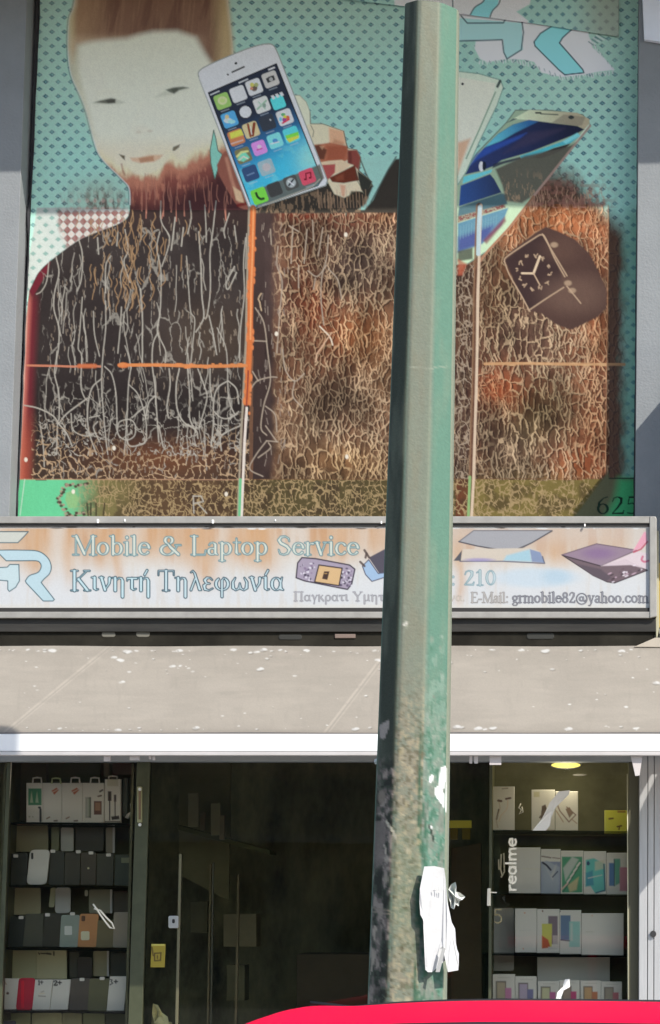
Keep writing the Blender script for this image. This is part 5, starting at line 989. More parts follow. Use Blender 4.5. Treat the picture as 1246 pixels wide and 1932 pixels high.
wcase(95,1848,128,1905,(150,136,118),w3,'off-white case marked 2+ on the fourth left shelf')
case(130,1846,166,1906,YF,(52,48,44),'dark grey-violet case with a white tag on the fourth left shelf',(155,1848),4)
case(165,1846,203,1907,YF,(60,60,44),'olive-grey case with a white tag on the fourth left shelf',(193,1846),4)
wcase(201,1842,234,1907,(158,142,120),w4,'off-white case marked with a plus sign at the right end of the fourth left shelf',7)
def sl_(cv,f): word(cv,'v',72,78,1801,5,dsp(30,28,22),None,fillgrow=.4); cv.stroke([(79,1799),(88,1799)],1.2,dsp(36,32,26)); cv.stroke([(89,1799),(96,1800)],1.8,dsp(44,40,34)); cv.stroke([(102,1796),(102,1802)],1.3,dsp(30,28,22))
pbox('tablet_sleeve',8,1793,69,1847,YK,(98,98,78),None,'grey-green sleeve at the left of the back row on the fourth shelf','sleeve','grey sleeves behind the cases',.012)
pbox('tablet_sleeve',69.5,1793,126,1847,YK,(106,104,84),sl_,'grey-green sleeve with small black lettering in the back row of the fourth shelf','sleeve','grey sleeves behind the cases',.012)
case(131,1796,151,1845,YK,(48,46,34),'dark case with pale lid in the back row of the fourth left shelf',None,0)
case(146,1805,174,1848,YK-.03,(34,28,18),'black barrel-shaped case in the back row of the fourth left shelf',None,0,r=6)
case(176,1794,206,1842,YK,(96,92,72),'ribbed grey case with a light edge in the back row of the fourth left shelf',None,0,deco=[('edge',rrect(202,1794,206,1842,1),dsp(140,136,112))])
case(209,1797,240,1843,YK,(40,40,28),'dark olive case at the right of the back row on the fourth left shelf',None,0)
# fifth row, mostly cut by the frame
for i, (a, b, c, l) in enumerate(((-4,58,(92,94,72),'grey-green'), (60,117,(98,98,78),'pale grey-green'), (118,155,(86,86,68),'mid-grey'), (157,198,(76,80,60),'dull green'), (200,238,(46,50,34),'dark green'))):
    case(a,1911,b,2025,YK,c,'%s sleeve on the lowest visible shelf, %s' % (l, ('at the left end','second from the left','in the middle','second from the right','at the right end')[i]),None,0,'tablet_sleeve','sleeve','grey sleeves behind the cases')
case(-10,1926,30,2026,YF,(46,44,52),'dark blue case corner at the bottom left of the lowest visible shelf',None,0)
# dark backing packs behind the top row
case(24,1432,88,1548,YK+.05,(62,60,44),'tall drab card standing at the back left of the top left shelf',None,0,'backing_card_or_reflection','card','backing cards behind the top left shelf')
case(92,1436,190,1475,YK+.05,(52,58,36),'long green card lying behind the top left boxes',None,0,'backing_card_or_reflection','card','backing cards behind the top left shelf')
case(196,1436,206,1466,YK,(86,84,68),'narrow light post pack hanging above the cable box',None,0,'hanging_pack','pack','loose accessories on the left display shelves')
case(212,1440,252,1462,YK,(66,48,38),'reddish brown card at the top right of the left display',None,0,'backing_card_or_reflection','card','backing cards behind the top left shelf')
# white curl added on the glass in place of a bright reflection
o = tube('glare_curl', [at(176,1706,-.012), at(183,1715,-.02), at(190,1726,-.012), at(200,1740,-.014), at(208,1750,-.02), at(216,1752,-.016), at(212,1742,-.012), at(200,1730,-.02), at(190,1718,-.016), at(178,1714,-.012)], .0045, mat('glare_white', dsp(206,204,184), .5)); tag(o, 'white curl on the left window standing in for a bright reflection', 'sticker')
# yellow sticker on the door glass, paper below
def ys(cv,f): [S_(cv,f,p,1.3,(46,36,8)) for p in ([(.3,.4),(.75,.38)],[(.3,.4),(.3,.72)],[(.75,.38),(.7,.7)],[(.32,.72),(.72,.7)],[(.5,.5),(.5,.62)],[(.12,.15),(.2,.5)])]; P_(cv,f,R_(0,.0,1,.07),(150,142,60),.6); 
o = pbox('yellow_sticker',284,1781,311,1825,-.012,(64,58,16),ys,'yellow sticker with dark mark low on the dark door glass','sticker',None,.002,2)
def crumple(name, pts, Y, m, lab, cat_, seed, amp=.012, parent=None):
    rs = random.Random(seed); bm = bmesh.new(); c = at(sum(p[0] for p in pts)/len(pts), sum(p[1] for p in pts)/len(pts), Y); cvt = bm.verts.new((c[0], c[1]-amp, c[2]))
    R = [bm.verts.new(tuple(at(x, y, Y)+np.array([0, rs.uniform(-amp, amp), 0]))) for x, y in pts]
    M = []
    for p in pts: q = at(p[0]*.5+.5*sum(k[0] for k in pts)/len(pts), p[1]*.5+.5*sum(k[1] for k in pts)/len(pts), Y); M.append(bm.verts.new((q[0], q[1]+rs.uniform(-amp, amp), q[2])))
    n = len(R); fs = []
    for i in range(n): fs.append(bm.faces.new((R[i], R[(i+1) % n], M[(i+1) % n], M[i]))); fs.append(bm.faces.new((M[i], M[(i+1) % n], cvt)))
    r = bmesh.ops.extrude_face_region(bm, geom=fs); bmesh.ops.translate(bm, vec=(0, .002, 0), verts=[v for v in r['geom'] if isinstance(v, bmesh.types.BMVert)])
    o = bm_to(name, bm, m, parent); 
    return tag(o, lab, cat_) if lab else o
crumple('crumpled_paper',[(290,1893),(300,1896),(306,1910),(318,1918),(322,1936),(300,1945),(284,1940),(286,1912)],.10,mat('paper_dull',dsp(112,108,84),.8),'crumpled pale paper at the foot of the door glass','paper',4,.03)
case(288,1928,325,2040,.12,(118,108,82),'pale carton standing inside at the foot of the door glass',None,0,'carton','box',None)
# ================================================================== RIGHT DISPLAY
gB = 'boxed handsets in the right display'
def e1(cv,f): S_(cv,f,[(.28,.32),(.4,.33)],2.2,(60,44,36)); S_(cv,f,[(.62,.28),(.82,.26)],1.8,(60,44,36)); S_(cv,f,[(.3,.52),(.2,.74)],1.4,(50,44,38)); cv.stroke(cat([f(.3,.34),f(.34,.5),f(.2,.75),f(.25,.93)]),.6,dsp(96,86,74)); cv.stroke(cat([f(.7,.3),f(.66,.5),f(.4,.66),f(.3,.8)]),.6,dsp(110,98,84)); S_(cv,f,[(.45,.05),(.7,.04)],1,(90,84,74))
def e2(cv,f): P_(cv,f,R_(.1,.05,.35,.18),(110,108,92)); P_(cv,f,[(.45,.4),(.6,.36),(.66,.46),(.5,.78),(.38,.8)],(60,52,46)); S_(cv,f,[(.36,.68),(.6,.5)],1.4,(70,62,54)); cv.stroke([f(0,1),f(1,1)],1,dsp(80,70,60))
def e3(cv,f): cv.stroke([f(.1,.35),f(.2,.5),f(.6,.78),f(.9,.6),f(.5,.4)],1.1,dsp(70,58,52)); P_(cv,f,[(.45,.45),(.62,.4),(.8,.55),(.62,.68)],(80,68,60)); cv.stroke([f(.05,.5),f(.35,.78)],1,dsp(90,78,68)); cv.stroke([f(.7,.7),f(.95,.82)],.9,dsp(90,78,68))
pbox('earphone_box',929,1484,971,1567,YF,(166,148,132),e1,'white earphone box on the top right shelf at the left','box',gB)
pbox('cable_box',1003,1490,1047,1567,YF,(152,140,120),e2,'beige box with a black plug picture, middle of the top right shelf','box',gB)
pbox('cable_box',1048,1493,1091,1567,YF,(148,132,114),e3,'beige box with a coiled cable picture beside the plug box','box',gB)
def e4(cv,f): S_(cv,f,[(.2,.36),(.36,.34)],1.6,(66,48,14)); S_(cv,f,[(.55,.7),(.72,.66)],1.5,(66,48,14)); S_(cv,f,[(.64,.7),(.62,.82)],1.2,(66,48,14)); P_(cv,f,R_(.55,.0,.9,.1),(100,80,30)); P_(cv,f,R_(.0,.0,.06,1),(170,140,70),.5)
pbox('yellow_box',1141,1529,1185,1573,YF,(150,116,34),e4,'small yellow box at the right end of the top right shelf','box',None,.04)
tag(tube('earphone_charm', [at(983,1516,YF), at(979,1524,YF), at(984,1528,YF), at(980,1536,YF), at(987,1532,YF), at(985,1522,YF)], .0035, mat('charm', dsp(140,130,112), .5)), 'small silvery trinket beside the earphone box', 'trinket')
o = crumple('glare_patch',[(1055,1493),(1076,1491),(1073,1500),(1064,1506),(1056,1508),(1046,1530),(1039,1545),(1038,1558),(1030,1567),(1005,1567),(1014,1556),(1024,1542),(1038,1514)],-.016,mat('sunlit_white',(.80,.79,.76),.6),'white strip slanting across the right window, standing in for sunlit glare','sticker',6,.003)  # white shape added in place of sunlit glare on the window
# boxed handsets row
def b0(cv,f): cv.stroke([f(.45,.36+.1),f(.95,.47)],.7,dsp(130,112,100)); P_(cv,f,[(.25,.0),(.72,.0),(.3,.4),(.25,.42)],(222,216,206),1,.8)  # bright wedge paints a sunlit patch into the box colour
def b1(cv,f): P_(cv,f,R_(0,.28,1,1),(80,86,104),1,1); P_(cv,f,[(.05,.3),(.3,.26),(.95,.4),(.9,.98),(.05,.98)],(92,98,122),1,2); P_(cv,f,[(.2,.34),(.5,.6),(.7,.4),(.8,.34),(.6,.7)],(130,134,158),.6,3); S_(cv,f,[(.1,.3),(.3,.36),(.5,.46)],1.8,(36,38,50)); S_(cv,f,[(.6,.62),(.85,.5)],1.2,(50,54,70)); S_(cv,f,[(.06,.16),(.5,.19)],1.3,(84,78,74)); S_(cv,f,[(.6,.19),(.95,.21)],1.2,(96,88,84)); P_(cv,f,R_(0,0,1,.12),(166,156,142))
def b2(cv,f): P_(cv,f,R_(.05,.14,.95,.96),(44,92,70)); P_(cv,f,[(.1,.4),(.5,.14),(.8,.2),(.2,.7)],(104,140,116),.9,2); P_(cv,f,[(.3,.8),(.8,.6),(.7,.9),(.4,.96)],(176,104,80),.9,2); [S_(cv,f,[(.3+.14*k,.72-.12*k),(.42+.14*k,.64-.12*k)],1.8,(176,176,156)) for k in range(4)]; S_(cv,f,[(.1,.95),(.9,.3)],.8,(30,60,46)); cv.stroke([f(.02,.9),f(.3,.75)],1.5,dsp(196,96,90))
def b3(cv,f): P_(cv,f,[(.1,.2),(.45,.16),(.95,.3),(.95,.92),(.5,.96),(.3,.8),(.08,.82)],(56,112,124),1,1.5); P_(cv,f,[(.5,.24),(.92,.2),(.9,.4),(.5,.45)],(150,120,96),.7,2); cv.ell(*f(.2,.28),3,4,dsp(24,40,60)); P_(cv,f,[(.1,.5),(.4,.44),(.45,.78),(.1,.8)],(40,86,104),.9,2); cv.stroke([f(.2,.62),f(.8,.55)],1,dsp(120,160,166),.7); cv.stroke([f(.9,.3),f(.95,.9),f(.55,.96)],1.2,dsp(22,44,60))
def b4(cv,f): P_(cv,f,R_(.12,.24,.36,.78),(48,72,104),1,1); P_(cv,f,[(.34,.14),(.62,.14),(.66,.7),(.4,.78)],(56,98,86),1,1.5); P_(cv,f,R_(.6,.34,.96,.9),(140,74,86),1,1.5); P_(cv,f,R_(.44,.76,.6,.9),(196,186,170)); cv.stroke([f(.36,.16),f(.36,.78)],1,dsp(28,44,50))
pbox('handset_box',960,1599,1020,1686,YF,(170,154,136),b0,'plain cream handset box with a painted sunlit corner, left on the second right shelf','box',gB)
pbox('handset_box',1020.6,1602,1058,1687,YF-.004,(160,150,136),b1,'handset box printed with a slate-blue phone','box',gB)
pbox('handset_box',1058.6,1605,1101,1687,YF,(168,158,140),b2,'handset box with a green and orange picture','box',gB)
pbox('handset_box',1101.6,1606,1144,1688,YF-.004,(158,148,134),b3,'handset box with a teal phone picture','box',gB)
pbox('handset_box',1144.6,1609,1186,1689,YF,(160,150,138),b4,'handset box with blue, green and rose phones, right end of the second shelf','box',gB)
def c0(cv,f): S_(cv,f,[(.2,.5),(.75,.49)],.6,(146,134,118)); [cv.ell(*f(u,v),1.6,1.4,dsp(120,84,66)) for u,v in ((.45,.1),(.38,.92))]
def c1(cv,f): P_(cv,f,R_(.5,.16,.92,.8),(74,66,74),1,1); P_(cv,f,R_(.22,.34,.66,.88),(196,120,50),1,1); P_(cv,f,[(.22,.34),(.66,.34),(.66,.55),(.3,.62)],(170,160,52),1,1.5); P_(cv,f,[(.22,.6),(.5,.7),(.6,.88),(.22,.9)],(192,52,30),1,1.5); P_(cv,f,R_(.5,.86,.92,.92),(120,110,110)); cv.ell(*f(.25,.05),1.8,1.8,dsp(70,56,44)); P_(cv,f,R_(.7,.6,.98,.9),(140,130,130),.6)
def c2(cv,f): P_(cv,f,R_(.04,.12,.5,.68),(58,74,96),1,1); P_(cv,f,R_(.44,.26,.94,.84),(80,120,150),1,1); P_(cv,f,R_(.5,.3,.6,.7),(110,150,176),.6,1.5); cv.stroke([f(.05,.68),f(.45,.7)],1,dsp(28,34,44)); cv.ell(*f(0,.03),1.6,1.6,dsp(60,50,44))
def c3(cv,f): S_(cv,f,[(.1,.44),(.28,.44)],.8,(128,118,104)); cv.ell(*f(.25,.06),1.5,1.4,dsp(110,96,84))
pbox('handset_box',972,1714,1013,1797,YF,(162,152,134),c0,'blank pale box at the left of the third right shelf','box',gB)
pbox('handset_box',1013.5,1715,1056,1798,YF,(160,152,136),c1,'pale box printed with a yellow and red phone','box',gB)
pbox('handset_box',1056.5,1717,1097,1800,YF,(158,152,138),c2,'pale box printed with two blue phones','box',gB)
pbox('handset_box',1097.5,1723,1177,1803,YF,(146,138,118),c3,'wide blank beige box at the right of the third right shelf','box',gB)
pbox('handset_box',1014,1806,1151,1902,YK,(134,130,122),None,'long plain grey box standing behind the front row of the lowest right shelf','box',gB)
def ph(c, c2):
    def g(cv,f): P_(cv,f,R_(.14,.2,.6,.78),(70,66,62),1,1); P_(cv,f,R_(.2,.24,.56,.72),c,1,1.5); P_(cv,f,R_(.56,.4,.84,.86),c2,1,1.2); S_(cv,f,[(.25,.1),(.8,.1)],.8,(124,116,106))
    return g
for i, (a, y0, b, c, c2, l) in enumerate(((930,1838,972,(104,98,86),(196,72,96),'a grey and a pink phone, left end of'),(972.5,1842,1013,(100,92,140),(70,70,96),'two violet phones, on'),(1015,1851,1055,(134,130,90),(190,60,90),'an olive phone, on'),(1055.5,1849,1094,(96,86,80),(206,40,70),'a grey and a red phone, on'),(1095.5,1850,1134,(150,90,66),(150,70,50),'an orange-brown phone, on'),(1134.5,1852,1174,(94,88,80),(180,64,70),'a small dark phone, right end of'))):
    pbox('handset_box',a,y0,b,1903,YF,(150,142,130),ph(c,c2),'box printed with %s the lowest right shelf' % l,'box',gB)
crumple('glare_patch',[(1066,1848),(1075,1847),(1076,1862),(1064,1868),(1060,1880),(1057,1892),(1048,1893),(1052,1872),(1062,1862)],-.016,mat('sunlit_white',(.8,.79,.76),.6),'small white shape low on the right window, standing in for a sun spot','sticker',9,.003)  # white shape added where a bright spot of sun falls
case(928,1713,970,1832,YK+.04,(190,180,125),'tall beige panel in place of a warm reflection, left of the third right shelf',None,0,'backing_card_or_reflection','card',None)  # beige panel added where only a warm reflection shows
# vinyl lettering on the glass: vertical shop-window word and a small digit
vin = mat('vinyl_letters', dsp(206,198,186), .5); bm = bmesh.new()
def vstroke(bm, pts, r, Y):
    for (x0, y0), (x1, y1) in zip(pts[:-1], pts[1:]):
        L = math.hypot(x1-x0, y1-y0)+1e-6; nx, ny = -(y1-y0)/L*r, (x1-x0)/L*r; ux, uy = (x1-x0)/L*r*.5, (y1-y0)/L*r*.5
        prism(bm, [at(x, y, Y-random.random()*.001) for x, y in ((x0+nx-ux, y0+ny-uy), (x0-nx-ux, y0-ny-uy), (x1-nx+ux, y1-ny+uy), (x1+nx+ux, y1+ny+uy))], .001)
def rot_word(bm, txt, xb_, y0, y1, cap, Y, r):
    """word running upwards, baseline on the right"""
    SG = {'r': (.42, [[(.1,0),(.1,.62)],[(.1,.4),(.22,.58),(.38,.6)]]), 'e': (.56, [[(.08,.34),(.48,.34),(.46,.54),(.28,.64),(.1,.52),(.06,.3),(.14,.08),(.3,0),(.46,.08)]]), 'a': (.56, [[(.46,.62),(.46,0)],[(.46,.34),(.38,.6),(.2,.64),(.07,.46),(.07,.18),(.2,0),(.38,.06),(.46,.3)]]), 'l': (.24, [[(.12,0),(.12,1)]]), 'm': (.84, [[(.1,0),(.1,.62)],[(.1,.44),(.24,.62),(.38,.56),(.42,.4),(.42,0)],[(.42,.42),(.56,.62),(.7,.56),(.74,.4),(.74,0)]])}
    adv = sum(SG[c][0] for c in txt); s_ = (y0-y1)/adv; pen = 0
    for c in txt:
        w_, st_ = SG[c]
        for q in st_: vstroke(bm, [(xb_-p[1]*cap, y0-(pen+p[0])*s_) for p in q], r, Y)
        pen += w_
rot_word(bm, 'realme', 974, 1682, 1580, 20, -.010, 1.9)
o = bm_to('window_lettering', bm, vin); tag(o, 'white lettering reading upwards on the right window', 'lettering')
bm = bmesh.new(); vstroke(bm, [(946,1716),(935,1716),(934,1727),(940,1725),(946,1730),(946,1738),(940,1742),(933,1739)], 1.2, -.010)
o = bm_to('window_digit', bm, mat('digit', dsp(62,58,44), .6)); tag(o, 'dark digit five stuck on the right window near the hinge', 'lettering')
bm = bmesh.new()
for q in ([(946,1612),(945,1640),(948,1652)], [(951,1610),(952,1645),(946,1655)], [(941,1622),(942,1640)]): vstroke(bm, q, 1.4, .05)
tag(bm_to('charging_cable', bm, mat('cable', dsp(112,104,90), .5)), 'loose grey cables hanging left of the upright lettering', 'cable')
# ceiling lamps in the display
L = thing('ceiling_lamp', at(1068,1443,.20), 'lit yellow round lamp at the top of the right display', 'lamp')
def disc(name, cx, cy, rx, ry, Y, d, m, parent=None): return ext(name, [(cx+rx*math.cos(a*math.pi/16), cy+ry*math.sin(a*math.pi/16)) for a in range(32)], Y, d, m, parent)
disc('rim', 1068, 1443, 30.5, 8, .20, .03, mat('lamp_rim', (.03,.03,.025), .4), L); disc('lens', 1068, 1443.5, 27.5, 5.6, .192, .01, mat('lamp_lens', (.3,.26,.06), .6, emit=(1,.84,.16), estr=.48), L)
pl = bpy.data.lights.new('lamp_glow', 'POINT'); pl.energy = 1.1; pl.color = (1, .93, .72); pl.shadow_soft_size = .05; plo = bpy.data.objects.new('lamp_glow', pl); COL.objects.link(plo); plo.location = Vector(tuple(at(1068,1452,.10))); plo.parent = L; plo.matrix_parent_inverse = Matrix.Translation(-L.location)
tag(disc('lamp_fitting', 1094, 1462, 13, 2, .20, .02, mat('fit', (.12,.11,.09), .6)), 'small unlit slim fitting below the yellow lamp', 'lamp')
# ================================================================== THINGS DEEP IN THE SHOP
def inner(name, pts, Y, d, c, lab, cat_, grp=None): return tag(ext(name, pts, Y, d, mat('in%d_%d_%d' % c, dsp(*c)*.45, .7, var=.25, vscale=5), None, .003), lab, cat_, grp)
Kc = lambda r, g, b: (r, g, b)
rk = thing('wall_rack', at(400,1932,1.6), 'dim wall rack with a slanting shelf seen through the dark door glass', 'rack')
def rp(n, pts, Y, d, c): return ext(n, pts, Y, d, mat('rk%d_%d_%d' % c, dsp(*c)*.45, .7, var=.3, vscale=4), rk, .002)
rp('back_board', [(338,1436),(436,1436),(432,1700),(338,1650)], 1.9, .03, (84,84,62)); rp('shelf', [(336,1556),(510,1604),(510,1612),(336,1566)], 1.5, .3, (58,62,40)); rp('upright', [(448,1650),(452,1650),(442,2250),(436,2250)], 1.5, .04, (92,88,70)); rp('upright', [(396,1630),(399,1630),(388,2250),(384,2250)], 1.5, .04, (92,88,70))
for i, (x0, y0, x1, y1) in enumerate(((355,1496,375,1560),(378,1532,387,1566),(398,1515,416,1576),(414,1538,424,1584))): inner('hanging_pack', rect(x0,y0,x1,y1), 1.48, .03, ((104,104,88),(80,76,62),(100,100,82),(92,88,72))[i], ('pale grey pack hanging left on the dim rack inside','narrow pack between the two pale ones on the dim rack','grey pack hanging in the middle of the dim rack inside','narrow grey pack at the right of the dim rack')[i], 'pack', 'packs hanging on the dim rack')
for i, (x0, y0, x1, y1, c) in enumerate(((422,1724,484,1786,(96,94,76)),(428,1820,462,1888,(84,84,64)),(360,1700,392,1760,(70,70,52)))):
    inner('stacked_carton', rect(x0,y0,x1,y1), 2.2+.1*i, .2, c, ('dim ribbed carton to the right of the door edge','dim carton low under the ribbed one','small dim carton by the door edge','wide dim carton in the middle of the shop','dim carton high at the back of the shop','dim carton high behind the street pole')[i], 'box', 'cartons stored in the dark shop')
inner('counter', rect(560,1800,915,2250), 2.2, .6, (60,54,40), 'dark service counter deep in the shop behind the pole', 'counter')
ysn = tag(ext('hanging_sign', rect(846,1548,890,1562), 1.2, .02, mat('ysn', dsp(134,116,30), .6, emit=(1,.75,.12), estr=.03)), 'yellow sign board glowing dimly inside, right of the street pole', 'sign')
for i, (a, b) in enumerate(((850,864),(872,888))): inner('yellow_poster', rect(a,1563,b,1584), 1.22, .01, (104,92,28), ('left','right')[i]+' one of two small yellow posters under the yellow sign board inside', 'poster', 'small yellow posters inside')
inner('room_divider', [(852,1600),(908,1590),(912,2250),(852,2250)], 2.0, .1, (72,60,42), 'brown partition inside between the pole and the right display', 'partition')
# ================================================================== STREET POLE
YPOLE = -3.2
yt = lambda x: 12+.145*(x-762)
def lerp(a, b, t): return a+(b-a)*t
def pole():
    VA = [-73+45*k for k in range(9)]                      # octagon corners as seen from the street, degrees
    ths, S_s = [], []
    for k in range(8):
        for j in range(12):
            t = j/12; ths.append((k, t)); S_s.append((k+t)*56)
    Sarr = np.array(S_s); ys = np.concatenate([np.linspace(0, 1900, 640), np.linspace(1910, 2640, 60)])
    Sg, Vg = np.meshgrid(Sarr, ys); Yg = Vg.copy()
    xs = np.zeros((len(ys), len(ths), 3)); off = math.radians(3.5)
    for j, (k, t) in enumerate(ths):
        a0, a1 = math.radians(VA[k])+off, math.radians(VA[k+1])+off
        s0, c0, s1, c1 = math.sin(a0), math.cos(a0), math.sin(a1), math.cos(a1)
        px, py = lerp(s0, s1, t), lerp(c0, c1, t)
        rr = math.hypot(px, py); cr = 1-.05*(abs(2*t-1)**10)      # softened corners
        px *= cr; py *= cr
        topy = yt(817+55*px)
        for i, y in enumerate(ys):
            yy = y if y > 120 else topy+(y/120.0)*(120-topy)
            L_, R_ = lerp(762, 695, (yy-12)/1878), lerp(872, 845, (yy-28)/1862)
            c = at((L_+R_)/2-1, yy, YPOLE); h = (R_-L_)/2/ (FPX/ (YPOLE-CL[1])) /.962
            xs[i, j] = (c[0]+px*h, c[1]-py*h, c[2]-(.0 if yy > 120 else 0)); Yg[i, j] = yy
    cv = Canvas(Sg, Yg, (.1,.2,.15)); cv.st = 4; X, Y = cv.X, cv.Y
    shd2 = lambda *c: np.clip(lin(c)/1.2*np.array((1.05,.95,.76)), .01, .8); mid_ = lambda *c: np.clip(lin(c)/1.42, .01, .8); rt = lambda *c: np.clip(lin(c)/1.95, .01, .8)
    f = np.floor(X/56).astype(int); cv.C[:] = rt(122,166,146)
    cv.put((f == 0)*1.0, shd2(62,72,68)); m1 = sst(50, 62, X)*sst(118, 106, X); cv.put(m1, mid_(146,152,134)); cv.put((f == 2)*1.0*sst(110,118,X), rt(124,168,146)); cv.put((f == 3)*1.0, rt(176,184,160))  # left face painted darker: its shade is put into the colour
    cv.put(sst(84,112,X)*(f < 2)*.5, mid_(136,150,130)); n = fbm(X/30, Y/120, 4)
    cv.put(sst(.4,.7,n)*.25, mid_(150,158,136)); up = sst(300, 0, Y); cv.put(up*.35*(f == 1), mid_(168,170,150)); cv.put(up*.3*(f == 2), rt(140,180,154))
    cv.put((f == 1)*sst(.45,.7,fbm(X/20,Y/60,8))*.35, mid_(150,144,120))
    # worn lower part
    lw = sst(1230, 1420, Y+60*(fbm(X/25,Y/60,9)-.5)); sp1 = fbm(X/4.5, Y/6, 10, 4); sp2 = fbm(X/9, Y/13, 20, 5)
    cv.put(lw*(f == 1)*sst(.42,.62,sp2)*.8, mid_(164,156,134)); cv.put(lw*(f == 1)*sst(.55,.68,sp1)*.7, mid_(190,178,146)); cv.put(lw*(f == 1)*sst(.44,.34,sp1)*.6, mid_(104,98,72)); cv.put(sst(1500,1640,Y)*sst(1880,1700,Y)*(f == 1)*.35, mid_(140,156,124))
    cv.put(lw*(f == 2)*sst(.5,.65,sp2)*.7, rt(158,172,156)); cv.put(lw*(f == 2)*sst(.6,.7,sp1)*.5, rt(196,204,188)); cv.put(lw*(f == 2)*sst(.42,.34,sp2)*.7, rt(78,132,104)); cv.put(sst(1200,1240,Y)*sst(1420,1300,Y)*(f == 2)*sst(.5,.6,fbm(X/9,Y/22,31))*.7, rt(160,190,170))
    cv.put(sst(1460,1500,Y)*(f == 2)*sst(.5,.6,fbm(X/12,Y/30,33))*.6, rt(160,160,148)); cv.put(sst(1280,1500,Y)*(X > 100)*(X < 126)*sst(.45,.6,fbm(X/8,Y/40,37))*.8, rt(64,120,92))
    # flaking poster residue on the dark face
    dk = (f == 0)*sst(1425, 1460, Y+20*(fbm(X/8,Y/8,5)-.5)); q = fbm(X/13, Y/17, 41, 4)
    cv.put(dk*sst(.5,.56,q), shd2(112,108,112)); cv.put(dk*sst(.44,.38,q)*.8, shd2(40,42,42)); cv.put(dk*sst(.62,.66,q), shd2(150,146,148))
    for a, b, c_ in ((1550,1650,.8),(1745,1790,.5),(1860,1885,.7)): cv.put((f == 0)*sst(a,a+3,Y)*sst(b,b-30,Y)*sst(40,30,X+10*(fbm(X/6,Y/6,77)-.5)*2)*c_, shd2(128,124,128))
    cv.stroke([(2,1713),(30,1717),(54,1718)], 1.6, shd2(140,136,132), .8); cv.stroke([(2,1720),(30,1724),(54,1724)], 1.2, shd2(150,146,142), .7)
    cv.ell(42, 1623, 6, 7, shd2(170,168,168), 1, .25); cv.ell(42, 1660, 6, 8, shd2(150,150,146), .8, .4); cv.ell(20,1506,11,13,shd2(136,132,130),.9,.25); cv.stroke([(34,1596),(38,1612)], 2, shd2(190,188,186)); cv.poly([(12,1745),(20,1752),(14,1775),(6,1760)], shd2(170,166,164))
    cv.poly([(8,1790),(18,1800),(12,1830),(4,1840)], shd2(165,162,160)); cv.stroke(cat([(36,1552),(46,1562),(54,1570),(60,1582)]), 3, mid_(214,206,180)); 
    rs = random.Random(4)
    for i in range(70): x = rs.uniform(58,110); y = rs.uniform(1390,1890); cv.ell(x, y, rs.uniform(1.5,5), rs.uniform(1.5,6), mid_(*rs.choice(((206,196,164),(96,90,64),(186,176,140),(120,132,104)))), .7, .5)
    for i in range(50): x = rs.uniform(114,166); y = rs.uniform(1200,1890); cv.ell(x, y, rs.uniform(1.5,4), rs.uniform(2,7), rt(*rs.choice(((190,206,190),(84,138,110),(170,184,166),(150,150,136)))), .6, .5)
    for p in ([(66,1150),(70,1190),(66,1200)], [(60,704),(110,708),(118,704)], [(120,704),(150,700)], [(82,1180),(82,1215)]): cv.stroke(p, 1.2, mid_(180,186,166), .45)
    cv.stroke(cat([(126,1560),(132,1574),(138,1590)]), 2, rt(30,56,46)); cv.stroke([(66,1186),(72,1182)], 2.4, mid_(240,236,220))
    for pts in ([(150,1452),(164,1446),(164,1474),(158,1490),(148,1484)], [(138,1490),(150,1482),(160,1500),(162,1530),(156,1520),(140,1504)], [(124,1470),(134,1462),(130,1478),(122,1482)], [(128,1560),(131,1560),(131,1564),(128,1564)]): cv.poly(pts, np.array((.82,.82,.8)), 1, 1)
    cv.stroke([(166,1450),(167,1530)], 2, np.array((.8,.8,.76))); cv.poly([(2,1372),(14,1368),(34,1362),(36,1374),(22,1398),(10,1396)], shd2(168,166,172), 1, 1.2)
    cv.C *= (.93+.12*np.random.RandomState(3).rand(*X.shape))[..., None]*(1+.0*X[..., None])
    t = thing('street_pole', at(770, 2633, YPOLE), 'tall green octagonal steel street pole with peeling paint and poster remains', 'pole')
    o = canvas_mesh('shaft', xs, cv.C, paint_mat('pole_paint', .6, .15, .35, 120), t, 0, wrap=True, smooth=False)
    bm = bmesh.new(); vs = [bm.verts.new(tuple(xs[0, j])) for j in range(xs.shape[1])]; bm.faces.new(vs); bm_to('cap_plate', bm, mat('pole_cap', (.2,.28,.24), .6), t)
    b = xs[-1].mean(0); wobj('base_plate', b[0]-.24, b[0]+.24, b[1]-.24, b[1]+.24, 0.0, .03, mat('pole_base', (.12,.18,.15), .6, bump=.4), t, .006)
    return t, xs, ys
POLE, PX, PYS = pole()
white = mat('poster_paper', (.60,.60,.59), .7, var=.12, vscale=20, bump=.5, bscale=25)
def sheet(name, outline, lab, cat_, bulge=.0, Y0=YPOLE-.172, tilt=0.0, m=white):
    bm = bmesh.new(); cx = 820; f = []
    r = [tuple(at(x, y, Y0)+np.array([0, tilt*(x-cx)/541.0+ (max(0, x-845)/541.0)*.5 + .004*math.sin(y/9.0+x/7.0), 0])) for x, y in outline]
    prism(bm, r, .0018); bmesh.ops.triangulate(bm, faces=[g for g in bm.faces if len(g.verts) > 4])
    return tag(bm_to(name, bm, m), lab, cat_)
